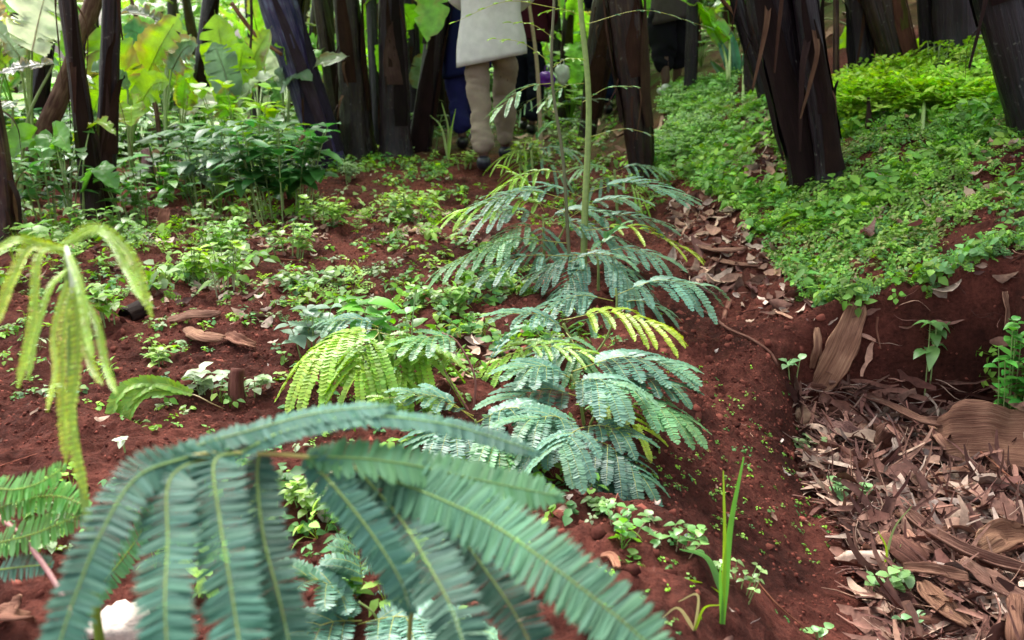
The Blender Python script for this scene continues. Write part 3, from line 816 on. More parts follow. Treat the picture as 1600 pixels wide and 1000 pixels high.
def banana(label, bpx, tpx, wpx, style='dark', seed=0, L=2.3, nsh=6, crown=4, group=None, dy=0.0, lean_more=None, name="banana_plant", bend=0.0, wtop=None):
    B = GP(*bpx); dep = depth(B)
    r = ray(*tpx); T = CAM + r * ((B[1] + dy) / r[1])
    D = nrm(T - B)
    root = thing(name, label, "banana plant", B, group)
    B0 = B - D * 0.08
    c = axis_pts(B0, D, L, 44, bend)
    rb = wpx * dep / FPX / 2
    s = np.linspace(0, 1, 44)
    rad = rb * (1.12 - 0.12 * sm(0, 0.12, s)) * (1 - 0.3 * s)
    if wtop is not None:
        sv = np.linalg.norm(T - B) / L
        rad = rb * np.interp(s, [0, sv, 1], [1, wtop / wpx, wtop / wpx * 0.85])
    tin, strips = STYLE[style]
    rad = rad * (1 + .05 * fbm(s * 6 + seed, s * 0 + seed, 7, 3)) + rb * .28 * np.exp(-s * L / .09)
    m = MB(); tube(m, c, rad, 28, np.array(tin) * (.5, .52, .6), True, 0.16, seed); m.build("pseudostem", M_STEM, root)
    rr = random.Random(seed * 7 + 1)
    m2 = None
    for i in range(nsh):
        m2 = MB()
        t0 = rr.uniform(0.0, 0.35); t1 = t0 + rr.uniform(0.2, 0.6)
        ang = rr.uniform(0, 2 * math.pi) if i % 2 else math.pi * 1.0 + rr.uniform(-1.6, 1.6)
        tt = np.array(rr.choice(strips)) * rr.uniform(0.45, 1.0)
        sheath_on(m2, c, rad, t0, min(t1, 0.97), ang, rr.uniform(0.5, 1.5), rr.uniform(0.02, 0.10), rr.choice([0, 0.01, 0.02, 0.04, 0.07]), tt, seed * 13 + i)
        m2.build("dry_sheath", M_SHEATH, root)
    for i in range(5 if wpx > 30 else 2):          # loose fibres and torn strips hanging off the stem
        k0 = rr.randint(8, 30); a = rr.uniform(2.4, 6.6); out = np.array([math.cos(a), math.sin(a), 0])
        p = c[k0] + out * rad[k0] * 1.05; Ls = rr.uniform(.15, .55)
        q = curve([p, p + out * rr.uniform(.01, .05) + [0, 0, -.3 * Ls], p + out * rr.uniform(.0, .06) + [rr.uniform(-.04, .04), 0, -Ls]], 12)
        m2 = MB(); ribbon(m2, q, out, rr.uniform(.004, .016) * np.linspace(1, .3, 12), 3, .4, np.array([(.6, .52, .45), (.22, .15, .14), (.13, .10, .13)][i % 3]), .5, i)
        m2.build("torn_strip", M_SHEATH, root)
    if crown: add_crown(root, c[-1], crown, seed)
    return root

banana("thick banana stem sheathed in blue-violet, leaning over the left side of the path", (520, 262), (432, 0), 42, 'blue', 1, 2.6, 3, wtop=56)
banana("upright dark brown banana stem with olive streaks, right of the leaning blue one", (562, 248), (542, 0), 46, 'olive', 2)
banana("dark banana stem with peeling brown sheaths, left of the man in khaki", (620, 242), (612, 0), 44, 'grey', 3, nsh=8)
banana("thin black banana stem standing in the bright leaves at the left", (303, 215), (330, 0), 24, 'dark', 4, nsh=3, wtop=24)
banana("slim brown banana stem behind the slanting pole at the far left", (146, 335), (112, 60), 34, 'brown', 5, nsh=4, wtop=24)
banana("slim banana stem with a violet-grey sheath near the left edge", (165, 330), (172, 50), 28, 'grey', 6, nsh=4, crown=4)
banana("pale brown stub of banana stem cut by the left edge of the view", (8, 372), (-18, 190), 34, 'tan', 7, 0.95, 2, crown=0, bend=0.03)
banana("dark stem with pale lichen flecks, directly behind the person in navy", (688, 205), (690, 0), 36, 'olive', 8, nsh=4, dy=-0.0)
banana("reddish brown banana stem with long tan streaks, right of the tall seedling", (1003, 272), (975, 0), 38, 'brown', 9, nsh=7, wtop=56)
banana("narrow maroon banana stem leaning behind the tall green seedling stalk", (918, 215), (948, 0), 26, 'brown', 10, nsh=3, wtop=44)
banana("massive black twin-looking banana stem rooted in the green bank", (1262, 278), (1205, 0), 54, 'dark', 11, 2.6, 8, wtop=70)
banana("shorter dark stem pressed against the right side of the massive black one", (1298, 274), (1262, 30), 40, 'dark', 12, 1.5, 4, crown=3)
banana("black banana stem leaning in at the right edge of the view", (1612, 198), (1562, 0), 58, 'dark', 13, 2.6, 6, wtop=74)
banana("banana stem with a broad yellow-green sheath, behind the lime feathery herbs", (1408, 112), (1378, 0), 46, 'lime', 14, nsh=7, wtop=60)
banana("maroon banana stem standing just left of the yellow-green sheathed one", (1350, 128), (1340, 0), 40, 'dark', 15, nsh=5)
banana("wide black cluster stem behind the tallest lime herbs", (1500, 96), (1496, 0), 66, 'dark', 16, nsh=8)
banana("thin straight tan pole of a stem between the dark banana stems", (1306, 142), (1306, 0), 10, 'tan', 17, nsh=0, crown=3, wtop=9)
banana("thin grey-brown stem half hidden left of the massive black stem", (1172, 152), (1178, 0), 22, 'brown', 18, nsh=3)
banana("slender dark stem on the left of the strap leaved sucker", (1078, 148), (1082, 0), 18, 'dark', 19, nsh=3)

banana("thin black stem filling the chink between the two dark stems left of the man", (590, 225), (580, 0), 22, 'dark', 21, nsh=2, dy=0.3)
banana("thin blackish stem just right of the sheath-peeling one", (652, 222), (640, 0), 24, 'dark', 22, nsh=3)
banana("dark slim stem rising behind the white bag", (878, 165), (865, 0), 20, 'dark', 23, nsh=2)
banana("dark stem standing between the leaning blue one and the olive streaked one", (532, 215), (500, 0), 26, 'brown', 24, nsh=3)
banana("slim black stem between the strap leaved sucker and the massive stem", (1198, 160), (1150, 0), 20, 'dark', 25, nsh=2)
banana("slim dark stem in the chink left of the maroon stem at the upper right", (1282, 145), (1268, 0), 22, 'dark', 26, nsh=2)
banana("narrow black stem between the yellow sheathed one and the wide cluster stem", (1452, 100), (1446, 0), 24, 'dark', 27, nsh=2)

# far rows: copies of three prototypes
def banana_local(seed, style, h=2.3, r0=0.078):
    root = thing("banana_plant", "x", "banana plant", (0, 0, 0), "banana stems in the far rows")
    c = axis_pts(np.array([0, 0, -0.1]), nrm(np.array([0.06 * (seed % 3 - 1), 0.03, 1.0])), h, 26, 0.04)
    rad = r0 * np.linspace(1.1, 0.75, 26)
    m = MB(); tube(m, c, rad, 14, np.array(STYLE[style][0]) * .6, True, 0.1, seed); m.build("pseudostem", M_STEM, root)
    for i in range(4):
        m = MB(); sheath_on(m, c, rad, 0.02 + i * 0.12, 0.5 + i * 0.1, i * 1.7 + seed, 1.5, 0.06, 0.03 * (i % 2), np.array(STYLE[style][1][i % 3]), seed + i)
        m.build("dry_sheath", M_SHEATH, root)
    add_crown(root, c[-1], 3, seed)
    # a low hanging leaf or two
    for i in range(2):
        o = bpy.data.objects.new("leaf", crown_meshes()[i]); COL.objects.link(o); o.parent = root
        o.location = [float(q) for q in c[12 + 5 * i]]; o.rotation_euler = (0, 0.55, seed * 1.3 + i * 2.5); o.scale = (0.7, 0.7, 0.7)
    return root
far_protos = [banana_local(1, 'brown'), banana_local(2, 'dark'), banana_local(5, 'olive')]
LAB_DENSE = "slender banana stem standing in the dim rows behind the walkers and the bank"
LAB_LEFT = "banana plant in the bright leafy gap far behind the left side stems"
r = random.Random(5)
spots = []
for k in range(4000):
    y = r.uniform(7.6, 27); x = r.uniform(-0.62 * y - 0.5, 0.68 * y + 0.5)
    px, py, d = proj(np.array([x, y, 0.0]))
    px = float(px)
    if px < 470:
        if r.random() < 0.5: continue
    if 690 < px < 1110 and y < 9.5: continue
    if all((x - a) ** 2 + (y - b) ** 2 > (0.55 if px > 470 else 1.3) for a, b in spots): spots.append((x, y))
    if len(spots) >= 190: break
first = [True] * 3
for x, y in spots:
    k = r.randrange(3); z = float(H(x, y))
    px = float(proj(np.array([x, y, 0.0]))[0])
    lab = LAB_DENSE if px > 470 else LAB_LEFT
    gr = "banana stems in the dim far rows" if px > 470 else "banana plants in the bright gap at the left"
    sc = r.uniform(0.75, 1.15); rz = r.uniform(0, 6.28)
    if first[k]:
        o = far_protos[k]; first[k] = False
        o.location = (x, y, z); o.rotation_euler = (0, 0, rz); o.scale = (sc, sc, sc)
    else:
        o = dup(far_protos[k], (x, y, z), rz, sc, None, (r.uniform(-.1, .1), r.uniform(-.22, .12)))
    o["label"] = lab; o["group"] = gr

# a far wall of foliage closing the plantation
m = MB()
rs = np.random.default_rng(91)
n = 5200
a = rs.uniform(-0.66, 0.66, n); dd = rs.uniform(26, 34, n)
x = dd * np.sin(a) * 1.1; y = dd * np.cos(a)
zz = rs.uniform(0, 1, n) ** 0.8 * (3.5 + 1.6 * vnoise(a * 9, a * 0, 4)) + H(x, y) - 0.3
keep = ~((a < -0.12) & (vnoise(a * 14, zz * 0.8, 6) > 0.12))
pp = np.stack([x, y, zz], 1)[keep]
LV = tmpl(lambda q: leaf(q, (0, 0, 0), (1, 0, 0.1), 1, 0.42, droop=0.5, n=5, shape='ovate', fold=0.1))
X = nrm(rs.normal(0, 1, (len(pp), 3)) + [0, 0, 0.2]); Y = nrm(np.cross(X, rs.normal(0, 1, (len(pp), 3)))); Z = np.cross(X, Y)
sc = rs.uniform(0.4, 1.1, (len(pp), 1))
cc = np.array([(0.30, 0.46, 0.10), (0.16, 0.32, 0.07), (0.22, 0.40, 0.16)])[rs.integers(0, 3, len(pp))]
stamp(m, LV[0], LV[1], pp, X * sc, Y * sc, Z * sc, cc)
stuff("distant_foliage", M_LEAF, m, "mass of pale green foliage closing the view at the end of the plantation", "foliage")

# slanting pole and leaning branches
def branch(name, label, pts, wpx, cat="branch", mat=None, tint=(1, 1, 1), sub=None, lump=0.12, seed=0, taper=0.8, sides=10):
    c = curve(pts, 30)
    d = depth(c[0]); rad = wpx * d / FPX / 2 * np.linspace(1, taper, 30)
    root = None
    m = MB(); tube(m, c, rad, sides, tint, True, lump, seed)
    o = m.build(name, mat or M_BARK, None, origin=c[0])
    return tag(o, label, cat)
g1 = GP(25, 300); d1 = depth(g1)
branch("leaning_pole", "rough brown pole slanting up to the right across the left side stems", [g1, P(75, 195, d1 - .1), P(110, 110, d1 - .15), P(150, -10, d1 - .2), P(185, -120, d1 - .2)], 30, "pole", seed=3)
g1 = GP(435, 210); d1 = depth(g1)
branch("dead_branch", "brown dead branch slanting behind the leaning blue stem", [g1, P(462, 150, d1), P(512, 60, d1 + .1), P(545, 0, d1 + .2)], 16, seed=5)
branch("dead_branch", "thin pale bare branch crossing the bright gap at the upper left", [P(362, 5, 6.6), P(400, 55, 6.6), P(440, 85, 6.5)], 7, seed=6, tint=(1.8, 1.5, 1.3))
branch("dead_branch", "short brown stick poking out of the dark green shrub", [P(455, 255, 4.9), P(468, 225, 4.95), P(476, 205, 5.0)], 9, seed=7, tint=(1.5, 1.2, 1.1))
g1 = GP(640, 205); d1 = depth(g1)
branch("dead_branch", "thin brown branch slanting up right behind the two dark stems left of the man", [g1, P(618, 120, d1), P(575, 20, d1), P(560, -30, d1)], 9, seed=15)
g1 = GP(1240, 120); d1 = depth(g1)
branch("dead_branch", "thin tan branch slanting across the gap right of the strap leaved sucker", [g1, P(1180, 60, d1), P(1120, -10, d1)], 8, seed=16, tint=(1.6, 1.3, 1.2))
g1 = GP(255, 250); d1 = depth(g1)
branch("dead_branch", "thin dark leaning stick left of the black thin stem", [g1, P(235, 120, d1), P(200, -20, d1)], 8, seed=17)
branch("hanging_twig", "dark twig dangling from the crown left of the leaning stem", [P(392, -20, 6.2), P(393, 40, 6.2), P(390, 95, 6.2)], 5, "twig", seed=8, tint=(.5, .5, .5))
branch("bent_stalk", "pale yellowish stalk bent over against the far stem, right of the black one", [GP(1262, 175), P(1266, 60, 5.6), P(1282, 32, 5.6), P(1300, 30, 5.6), P(1330, 42, 5.6)], 5, "stalk", M_STALK, (0.42, 0.42, 0.22), lump=0, seed=9)
branch("dark_stub", "short black pointed stub standing in the bank right of the massive stem", [GP(1358, 208), P(1358, 180, depth(GP(1358, 208))), P(1357, 152, depth(GP(1358, 208)))], 14, "stub", seed=10, tint=(.25, .2, .2), taper=.3)

# ================================================================== broad leaved suckers at the left
LIME = (0.24, 0.54, 0.035); GRN = (0.13, 0.38, 0.05); SIL = (0.16, 0.25, 0.17); DRK = (0.06, 0.16, 0.05); PAL_SHEEN = (0.52, 0.60, 0.42)  # the palest tint has the leaves' white sky highlights put into its colour
def sucker(label, base, leaves, stalk=0.012, cat="leafy plant", name="broad_leaf_plant", mat=None, shape='banana', scol=(0.25, 0.34, 0.12)):
    B = GP(*base)
    root = thing(name, label, cat, B)
    m = MB()
    for i, (p0, p1, d, w, col, face, sag) in enumerate(leaves):
        A = P(*p0, d); E = P(*p1, d - 0.12)
        mid = (A + B) / 2 + np.array([0, 0, 0.12]) * 0 + (A - B) * np.array([-.15, -.15, 0.1])
        tube(m, curve([B, mid, A], 14), np.linspace(stalk, stalk * 0.5, 14), 7, scol, False)
        m.build("stem", M_STALK, root); m = MB()
    for i, (p0, p1, d, w, col, face, sag) in enumerate(leaves):
        A = P(*p0, d); E = P(*p1, d - 0.12)
        LL = np.linalg.norm(E - A)
        M = (A + E) / 2 + np.array([0, 0, sag * LL])
        q = curve([A, M, E], 44)
        up = nrm(np.array([0.25 * face[0], -face[1], face[2]]))
        m = MB()
        ribbon(m, q, up, w * d / FPX / 2 * prof(shape, np.linspace(0.02, 1, 44)) + .001, 9, 0.22 + .1 * (i % 3), col, 0.30, 11 + i + int(B[0] * 37) % 50, 0.06, 0.10 if shape == 'banana' else .0)
        tube(m, q[:38:3], np.linspace(stalk * .5, stalk * .15, 13), 5, (min(1, col[0] * 1.5 + .1), min(1, col[1] * 1.2 + .1), col[2] * 1.5), False)
        m.build("leaf", mat or M_BAN, root)
    return root
CF = (0, 1, .35); TF = (0, .35, 1)
sucker("young banana sucker with one tall bright lime leaf, right of the violet-grey stem", (208, 305),
       [((206, 160), (148, 38), 5.6, 78, LIME, CF, .12), ((216, 150), (285, 15), 5.7, 60, (0.30, .55, .05), (-.5, 1, .3), .05), ((200, 140), (138, 112), 5.5, 42, SIL, TF, .15),
        ((214, 172), (268, 128), 5.5, 44, (0.26, .5, .05), CF, .2), ((210, 168), (205, 200), 5.4, 46, (0.30, .55, .05), CF, .3)])
sucker("leafy plant with drooping silver and teal leaves, top left between the stems", (262, 280),
       [((262, 92), (188, 40), 6.3, 46, (0.08, .24, .10), CF, .1), ((268, 40), (165, 26), 6.4, 34, (0.10, .13, .09), TF, .12), ((266, 85), (300, 62), 6.2, 22, (0.30, .42, .22), TF, .1), ((268, 110), (312, 70), 6.2, 44, SIL, CF, .2)])
sucker("broad leaved banana plant in the top left corner, white highlight painted into one leaf", (62, 300),
       [((50, 80), (78, -30), 5.0, 90, PAL_SHEEN, CF, .05), ((40, 90), (98, 30), 5.4, 62, (0.24, .5, .06), CF, .1), ((30, 88), (-25, 30), 5.3, 70, (0.30, .38, .3), TF, .1), ((45, 60), (-20, 25), 5.2, 30, (0.46, .55, .08), TF, .1)])
sucker("plant with one long dark leaf lying level across the left edge", (32, 330),
       [((84, 100), (-20, 120), 4.7, 36, (0.10, .12, .09), TF, .04), ((20, 160), (-15, 190), 4.7, 40, DRK, TF, .1)])
sucker("round leaved plant with glossy mid green leaves before the slanting pole", (112, 350),
       [((98, 215), (148, 208), 4.7, 52, (0.12, .34, .08), TF, .15), ((92, 220), (70, 262), 4.7, 48, (0.10, .30, .05), CF, .3), ((50, 222), (20, 250), 4.7, 46, (0.12, .33, .05), CF, .3), ((84, 214), (110, 240), 4.6, 44, GRN, CF, .2), ((120, 218), (150, 190), 4.8, 24, (0.26, .42, .06), TF, .1)], 0.006, shape='heart')
sucker("plant with a single shiny leaf drooping low beside the violet-grey stem", (132, 352),
       [((130, 300), (186, 300), 4.5, 36, (0.10, .32, .06), TF, .45), ((140, 200), (182, 212), 4.6, 20, (0.28, .48, .06), TF, .2)], 0.006)
sucker("lime leaved sucker in the bright gap left of the leaning blue stem", (366, 260),
       [((366, 175), (382, 60), 6.2, 56, LIME, CF, .05), ((362, 165), (335, 15), 6.4, 60, (0.26, .5, .06), CF, .05), ((370, 160), (425, 40), 6.5, 50, (0.32, .55, .08), CF, .08), ((362, 150), (330, 62), 6.1, 50, SIL, CF, .12), ((372, 170), (430, 118), 6.1, 46, (0.35, .45, .28), TF, .15), ((360, 180), (335, 150), 6.0, 40, GRN, CF, .2)])
sucker("bright green banana leaf plant glowing in the gap between the two dark stem groups", (652, 190),
       [((650, 120), (668, -15), 8.0, 44, (0.20, .52, .05), CF, .05), ((652, 125), (640, 30), 8.1, 40, (0.2, .45, .06), CF, .05), ((655, 140), (672, 80), 7.9, 36, (0.3, .42, .25), CF, .1)])
sucker("banana sucker holding a vivid green leaf over the path, at the top edge", (1138, 150),
       [((1140, 62), (1040, -8), 7.0, 42, (0.14, .50, .03), TF, .12), ((1128, 70), (1088, 12), 7.1, 30, (0.16, .45, .05), CF, .1)], 0.014)
sucker("strap leaved sucker with narrow teal leaves between two dark stems", (1160, 158),
       [((1160, 150), (1122, 60), 7.2, 16, (0.06, .20, .14), CF, 0), ((1160, 150), (1142, 50), 7.2, 14, (0.10, .28, .2), CF, 0), ((1160, 150), (1168, 70), 7.2, 15, (0.08, .2, .12), CF, 0), ((1158, 150), (1110, 95), 7.2, 12, DRK, CF, 0)], 0.01, shape='ob')
sucker("bright leafy sapling visible in the dark gap at the upper right", (1440, 92),
       [((1432, 50), (1418, -10), 9, 26, (0.14, .42, .06), CF, .05), ((1436, 55), (1450, 5), 9, 22, GRN, CF, .05), ((1434, 60), (1424, 30), 9, 20, (0.2, .5, .07), CF, .1)], 0.01)
sucker("small plant with green leaves climbing beside the thin tan pole", (1326, 150),
       [((1320, 90), (1326, 30), 6.4, 24, (0.2, .46, .05), CF, .05), ((1320, 110), (1332, 70), 6.4, 24, GRN, CF, .1), ((1322, 135), (1318, 95), 6.3, 20, (0.2, .46, .05), CF, .1)], 0.006, shape='ovate')

rs3 = random.Random(77)
for i in range(26):
    px = rs3.uniform(-40, 500); dd = rs3.uniform(5.6, 10.5)
    if i % 5 == 0: px = rs3.uniform(640, 662) if i % 2 else rs3.uniform(1060, 1480); dd = rs3.uniform(8.5, 11)
    yb = float(np.interp(dd, [5.6, 10.5], [290, 200])); yt = rs3.uniform(20, 150)
    ls = []
    for j in range(rs3.randint(3, 5)):
        a = rs3.uniform(-1.3, 1.3); L = rs3.uniform(60, 130) * 6.5 / dd
        x0, y0 = px + rs3.uniform(-12, 12), yt + rs3.uniform(20, 90)
        ls.append(((x0, y0), (x0 + L * math.sin(a), y0 - L * math.cos(a) * rs3.uniform(.2, 1)), dd + rs3.uniform(-.2, .2), rs3.uniform(26, 50) * 6.5 / dd, rs3.choice([LIME, GRN, PAL_SHEEN, SIL, (.26, .48, .06), (.42, .5, .34), (.12, .3, .1)]), (rs3.uniform(-1, 1), rs3.uniform(.2, 1), rs3.uniform(.3, 1)), rs3.uniform(.05, .3)))
    o = sucker("ragged bright banana sucker in the tangle filling the background", (px, yb), ls, 0.010)
    o["group"] = "ragged banana suckers in the background tangle"

# ================================================================== people
def skin_obj(name, verts, edges, rad, mat, parent, sub=2, root=0, disp=0.0, tint=(1, 1, 1)):
    me = bpy.data.meshes.new(name)
    me.from_pydata([tuple(v) for v in verts], edges, [])
    o = bpy.data.objects.new(name, me); COL.objects.link(o)
    o.parent = parent
    md = o.modifiers.new("skin", 'SKIN'); md.use_smooth_shade = True; md.branch_smoothing = 0.6
    for i, sv in enumerate(me.skin_vertices[0].data):
        rr_ = rad[i] if isinstance(rad[i], (tuple, list)) else (rad[i], rad[i])
        sv.radius = rr_; sv.use_root = (i == root)
    sb = o.modifiers.new("sub", 'SUBSURF'); sb.levels = sub; sb.render_levels = sub
    # bake to a real mesh so that the tint attribute exists
    dg = bpy.context.evaluated_depsgraph_get()
    ev = o.evaluated_get(dg); nm = bpy.data.meshes.new_from_object(ev)
    bpy.data.objects.remove(o)
    co = np.zeros(len(nm.vertices) * 3); nm.vertices.foreach_get("co", co); co = co.reshape(-1, 3)
    if disp:
        n_ = np.zeros(len(co) * 3); nm.vertices.foreach_get("normal", n_); n_ = n_.reshape(-1, 3)
        co = co + n_ * (disp * (fbm(co[:, 0] * 6 + co[:, 2] * 9, co[:, 2] * 17 + co[:, 1] * 8, 5, 3)))[:, None]
        nm.vertices.foreach_set("co", co.ravel())
    a = nm.attributes.new("tint", 'FLOAT_VECTOR', 'POINT')
    a.data.foreach_set("vector", np.tile(np.asarray(tint, np.float32), len(co)))
    nm.materials.clear(); nm.materials.append(mat)
    nm.polygons.foreach_set("use_smooth", np.ones(len(nm.polygons), bool)); nm.update()
    o = bpy.data.objects.new(name, nm); COL.objects.link(o); o.parent = parent
    return o

def person(label, foot, yaw, top, trouser, shoe, hem=0.74, stride=0.28, coat_w=0.22, dep_shift=0, lift=0.0, skin=(0.10, 0.05, 0.035), flip=1, cuff=0.035, tr_w=1.0):
    B = foot
    root = thing("person", label, "person", B)
    f = flip
    hipL, hipR = np.array([-.09 * f, 0, .90]), np.array([.09 * f, 0, .90])
    kneeL, ankL = np.array([-.085 * f, .03, .49]), np.array([-.05 * f, -.06, .09])
    kneeR, ankR = np.array([.09 * f, stride * .75, .50]), np.array([.09 * f, stride * 1.25, .10])
    toeL, toeR = ankL + [0, .15, -.05], ankR + [0, .16, -.03]
    arm = lambda s: [np.array([s * .19, .0, 1.40]), np.array([s * .25, .03, 1.13]), np.array([s * .15, .24, 1.06]), np.array([s * .11, .31, 1.07])]
    V = [np.array([0, 0, .93]), np.array([0, .0, 1.12]), np.array([0, .0, 1.33]), np.array([0, .0, 1.43]), np.array([0, .01, 1.50]), np.array([0, .02, 1.58]), np.array([0, .03, 1.67]), np.array([0, .03, 1.72])]
    R = [(.13, .10), (.125, .09), (.15, .10), (.10, .07), (.052, .055), (.07, .085), (.078, .095), (.04, .05)]
    E = [(i, i + 1) for i in range(7)]
    def chain(start, pts, rs):
        prev = start
        for p, q in zip(pts, rs):
            V.append(np.asarray(p, float)); R.append(q); E.append((prev, len(V) - 1)); prev = len(V) - 1
        return prev
    for s, hip, kn, an, to in ((-1, hipL, kneeL, ankL, toeL), (1, hipR, kneeR, ankR, toeR)):
        chain(0, [hip - [0, 0, .04], kn, an, to], [.085, .055, .038, .03])
    for s in (-1, 1):
        a = arm(s)
        e = chain(3, a, [.055, .045, .034, (.036, .018)])
        for q in range(4):
            b0 = a[3] + np.array([s * (-.03 + .02 * q), .035, .0])
            chain(e, [b0, b0 + [0, .028 + .004 * (q in (1, 2)), -.01], b0 + [-.004 * s, .045 + .006 * (q in (1, 2)), -.03]], [.010, .009, .007])
        chain(e, [a[3] + [-s * .045, -.005, .0], a[3] + [-s * .055, .03, -.01]], [.011, .009])
    # nose and ears
    chain(6, [V[6] + [0, .10, -.02]], [.012]); chain(6, [V[6] + [.085, 0, -.02]], [.012]); chain(6, [V[6] + [-.085, 0, -.02]], [.012])
    skin_obj("body", V, E, R, M_SKIN, root, 1, 0, 0, skin)
    # hair
    m = MB(); u = np.linspace(0, np.pi * .62, 8)[:, None]; w = np.linspace(0, 2 * np.pi, 18)[None, :]
    v = np.stack([.092 * np.sin(u) * np.cos(w), .11 * np.sin(u) * np.sin(w) + .015, 1.68 + .085 * np.cos(u) + 0 * w], -1).reshape(-1, 3)
    i = np.arange(7)[:, None] * 18; j = np.arange(17)[None, :]
    m.add(v + np.array(B), np.stack([i + j, i + j + 1, i + 19 + j, i + 18 + j], -1).reshape(-1, 4), (0.015, 0.012, 0.012))
    m.build("hair", M_CLOTH, root)
    # trousers
    tw = tr_w
    V = [np.array([0, 0, .97]), np.array([0, 0, .90]), hipL - [0, 0, .08], (hipL + kneeL) / 2, kneeL + [0, 0, .03], (kneeL + ankL) / 2, ankL + [0, 0, cuff], hipR - [0, 0, .08], (hipR + kneeR) / 2, kneeR + [0, 0, .03], (kneeR + ankR) / 2, ankR + [0, 0, cuff]]
    E = [(0, 1), (1, 2), (2, 3), (3, 4), (4, 5), (5, 6), (1, 7), (7, 8), (8, 9), (9, 10), (10, 11)]
    R = [(.145, .115), (.15, .12), .105 * tw, .10 * tw, .094 * tw, .092 * tw, .090 * tw, .105 * tw, .10 * tw, .094 * tw, .090 * tw, .088 * tw]
    skin_obj("trousers", V, E, R, M_CLOTH, root, 3, 0, 0.032, trouser)
    # shoes
    for an, to in ((ankL, toeL), (ankR, toeR)):
        skin_obj("shoe", [an + [0, -.035, .02], an + [0, -.03, -.045], an + [0, .06, -.05], to + [0, .03, 0]], [(0, 1), (1, 2), (2, 3)], [(.055, .055), (.052, .055), (.054, .042), (.045, .03)], M_SHOE, root, 2, 0, 0, shoe)
    # coat or shirt: an open tube from hem to neck
    n, k = 22, 36
    z = np.linspace(hem, 1.47, n); th = np.linspace(0, 2 * np.pi, k, endpoint=False)
    t = (z - hem) / (1.47 - hem)
    rx = np.interp(t, [0, .15, .4, .62, .85, .95, 1], [coat_w, coat_w * .99, .19, .20, .215, .15, .075])
    ry = np.interp(t, [0, .15, .4, .62, .85, .95, 1], [.17, .165, .14, .14, .13, .10, .07])
    wob = 0.05 * (1 - t)[:, None] * np.cos(3 * th + 1)[None, :] + 0.03 * ((1 - t)[:, None] ** 1.5) * np.cos(8 * th + 2 * np.sin(2 * th))[None, :] + 0.05 * fbm(np.cos(th)[None, :] * 2.5 + t[:, None], np.sin(th)[None, :] * 2.5 + t[:, None] * 2, 8, 3)
    zz = z[:, None] + (1 - t)[:, None] ** 3 * (0.045 * np.cos(th) * f)[None, :]
    v = np.stack([(rx[:, None] * (1 + wob)) * np.cos(th)[None, :], (ry[:, None] * (1 + wob)) * np.sin(th)[None, :] + 0.0, zz], -1)
    inner = v[:3] * np.array([.96, .96, 1]) + np.array([0, 0, .004]); inner = inner[::-1]
    v = np.concatenate([inner, v]); n += 3
    i = np.arange(n - 1)[:, None] * k; j = np.arange(k)[None, :]; kk = (j + 1) % k
    m = MB(); m.add(v.reshape(-1, 3) + np.array(B), np.stack([i + j, i + kk, i + k + kk, i + k + j], -1).reshape(-1, 4), top)
    m.build("coat", M_CLOTH, root)
    for s in (-1, 1):
        a = arm(s)
        skin_obj("sleeve", [a[0] + [-s * .05, 0, .02], a[0], a[1], (a[1] + a[2] * 2) / 3, a[2]], [(0, 1), (1, 2), (2, 3), (3, 4)], [.06, .075, .065, .055, .05], M_CLOTH, root, 2, 0, 0.012, top)
    root.rotation_euler = (0, 0, yaw)
    return root
KH = (0.30, 0.235, 0.185); NV = (0.012, 0.014, 0.075); BK = (0.012, 0.011, 0.016)
b = GP(768, 266)
person("person walking away in a long pale grey shirt, muddy khaki trousers and dark shoes", b, 0.0, (0.66, 0.63, 0.64), KH, (0.02, 0.022, 0.035), 0.72, 0.38, 0.225, tr_w=0.84)
b = GP(733, 236)
person("person in navy blue clothes walking close on the left of the khaki trousers", b + np.array([-0.02, 0.2, 0]), 0.15, NV, (0.02, 0.02, 0.10), BK, 0.62, 0.2, 0.20)
b = GP(822, 214)
person("person in a maroon top and near black trousers, ahead and right of the khaki one", b + np.array([0.02, 0.3, 0]), -0.2, (0.07, 0.012, 0.03), (0.014, 0.014, 0.03), BK, 0.95, 0.22, 0.21, flip=-1)
b = GP(952, 180)
person("person in dark navy trousers seen between two brown banana stems", b, 0.3, (0.03, 0.03, 0.06), (0.012, 0.018, 0.055), BK, 0.8, 0.2)
b = GP(1046, 150)
person("person farthest down the path in a dusky top over a black garment", b, 0.1, (0.07, 0.055, 0.06), BK, (0.6, 0.6, 0.62), 0.62, 0.1, 0.2, tr_w=1.35, cuff=.2)

def bag(name, label, px, py, d, wpx, hpx, col, seed):
    m = MB(); c = P(px, py, d); s = d / FPX
    u = np.linspace(0, np.pi, 12)[:, None]; w = np.linspace(0, 2 * np.pi, 20, endpoint=False)[None, :]
    rr_ = 1 + 0.8 * fbm(np.cos(w) * 2 + seed, np.sin(w) * 2 + u * 2, seed, 3)
    v = np.stack([wpx / 2 * s * np.sin(u) ** .7 * np.cos(w) * rr_, wpx / 3 * s * np.sin(u) ** .7 * np.sin(w) * rr_, hpx / 2 * s * np.cos(u) * rr_], -1).reshape(-1, 3)
    i = np.arange(11)[:, None] * 20; j = np.arange(20)[None, :]; k = (j + 1) % 20
    m.add(v + c, np.stack([i + j, i + k, i + 20 + k, i + 20 + j], -1).reshape(-1, 4), col)
    top_ = c + np.array([0, 0, hpx / 2 * s * .9])
    tube(m, curve([top_ + [-.02, 0, -.01], top_ + [-.012, 0, .06], top_ + [.012, 0, .06], top_ + [.02, 0, -.01]], 10), .004, 5, col, False)
    return tag(m.build(name, M_PLASTIC, None, origin=c), label, "bag")
bag("plastic_bag", "shiny purple plastic bag carried low right of the maroon top", 854, 124, 8.2, 24, 20, (0.16, 0.02, 0.42), 3)
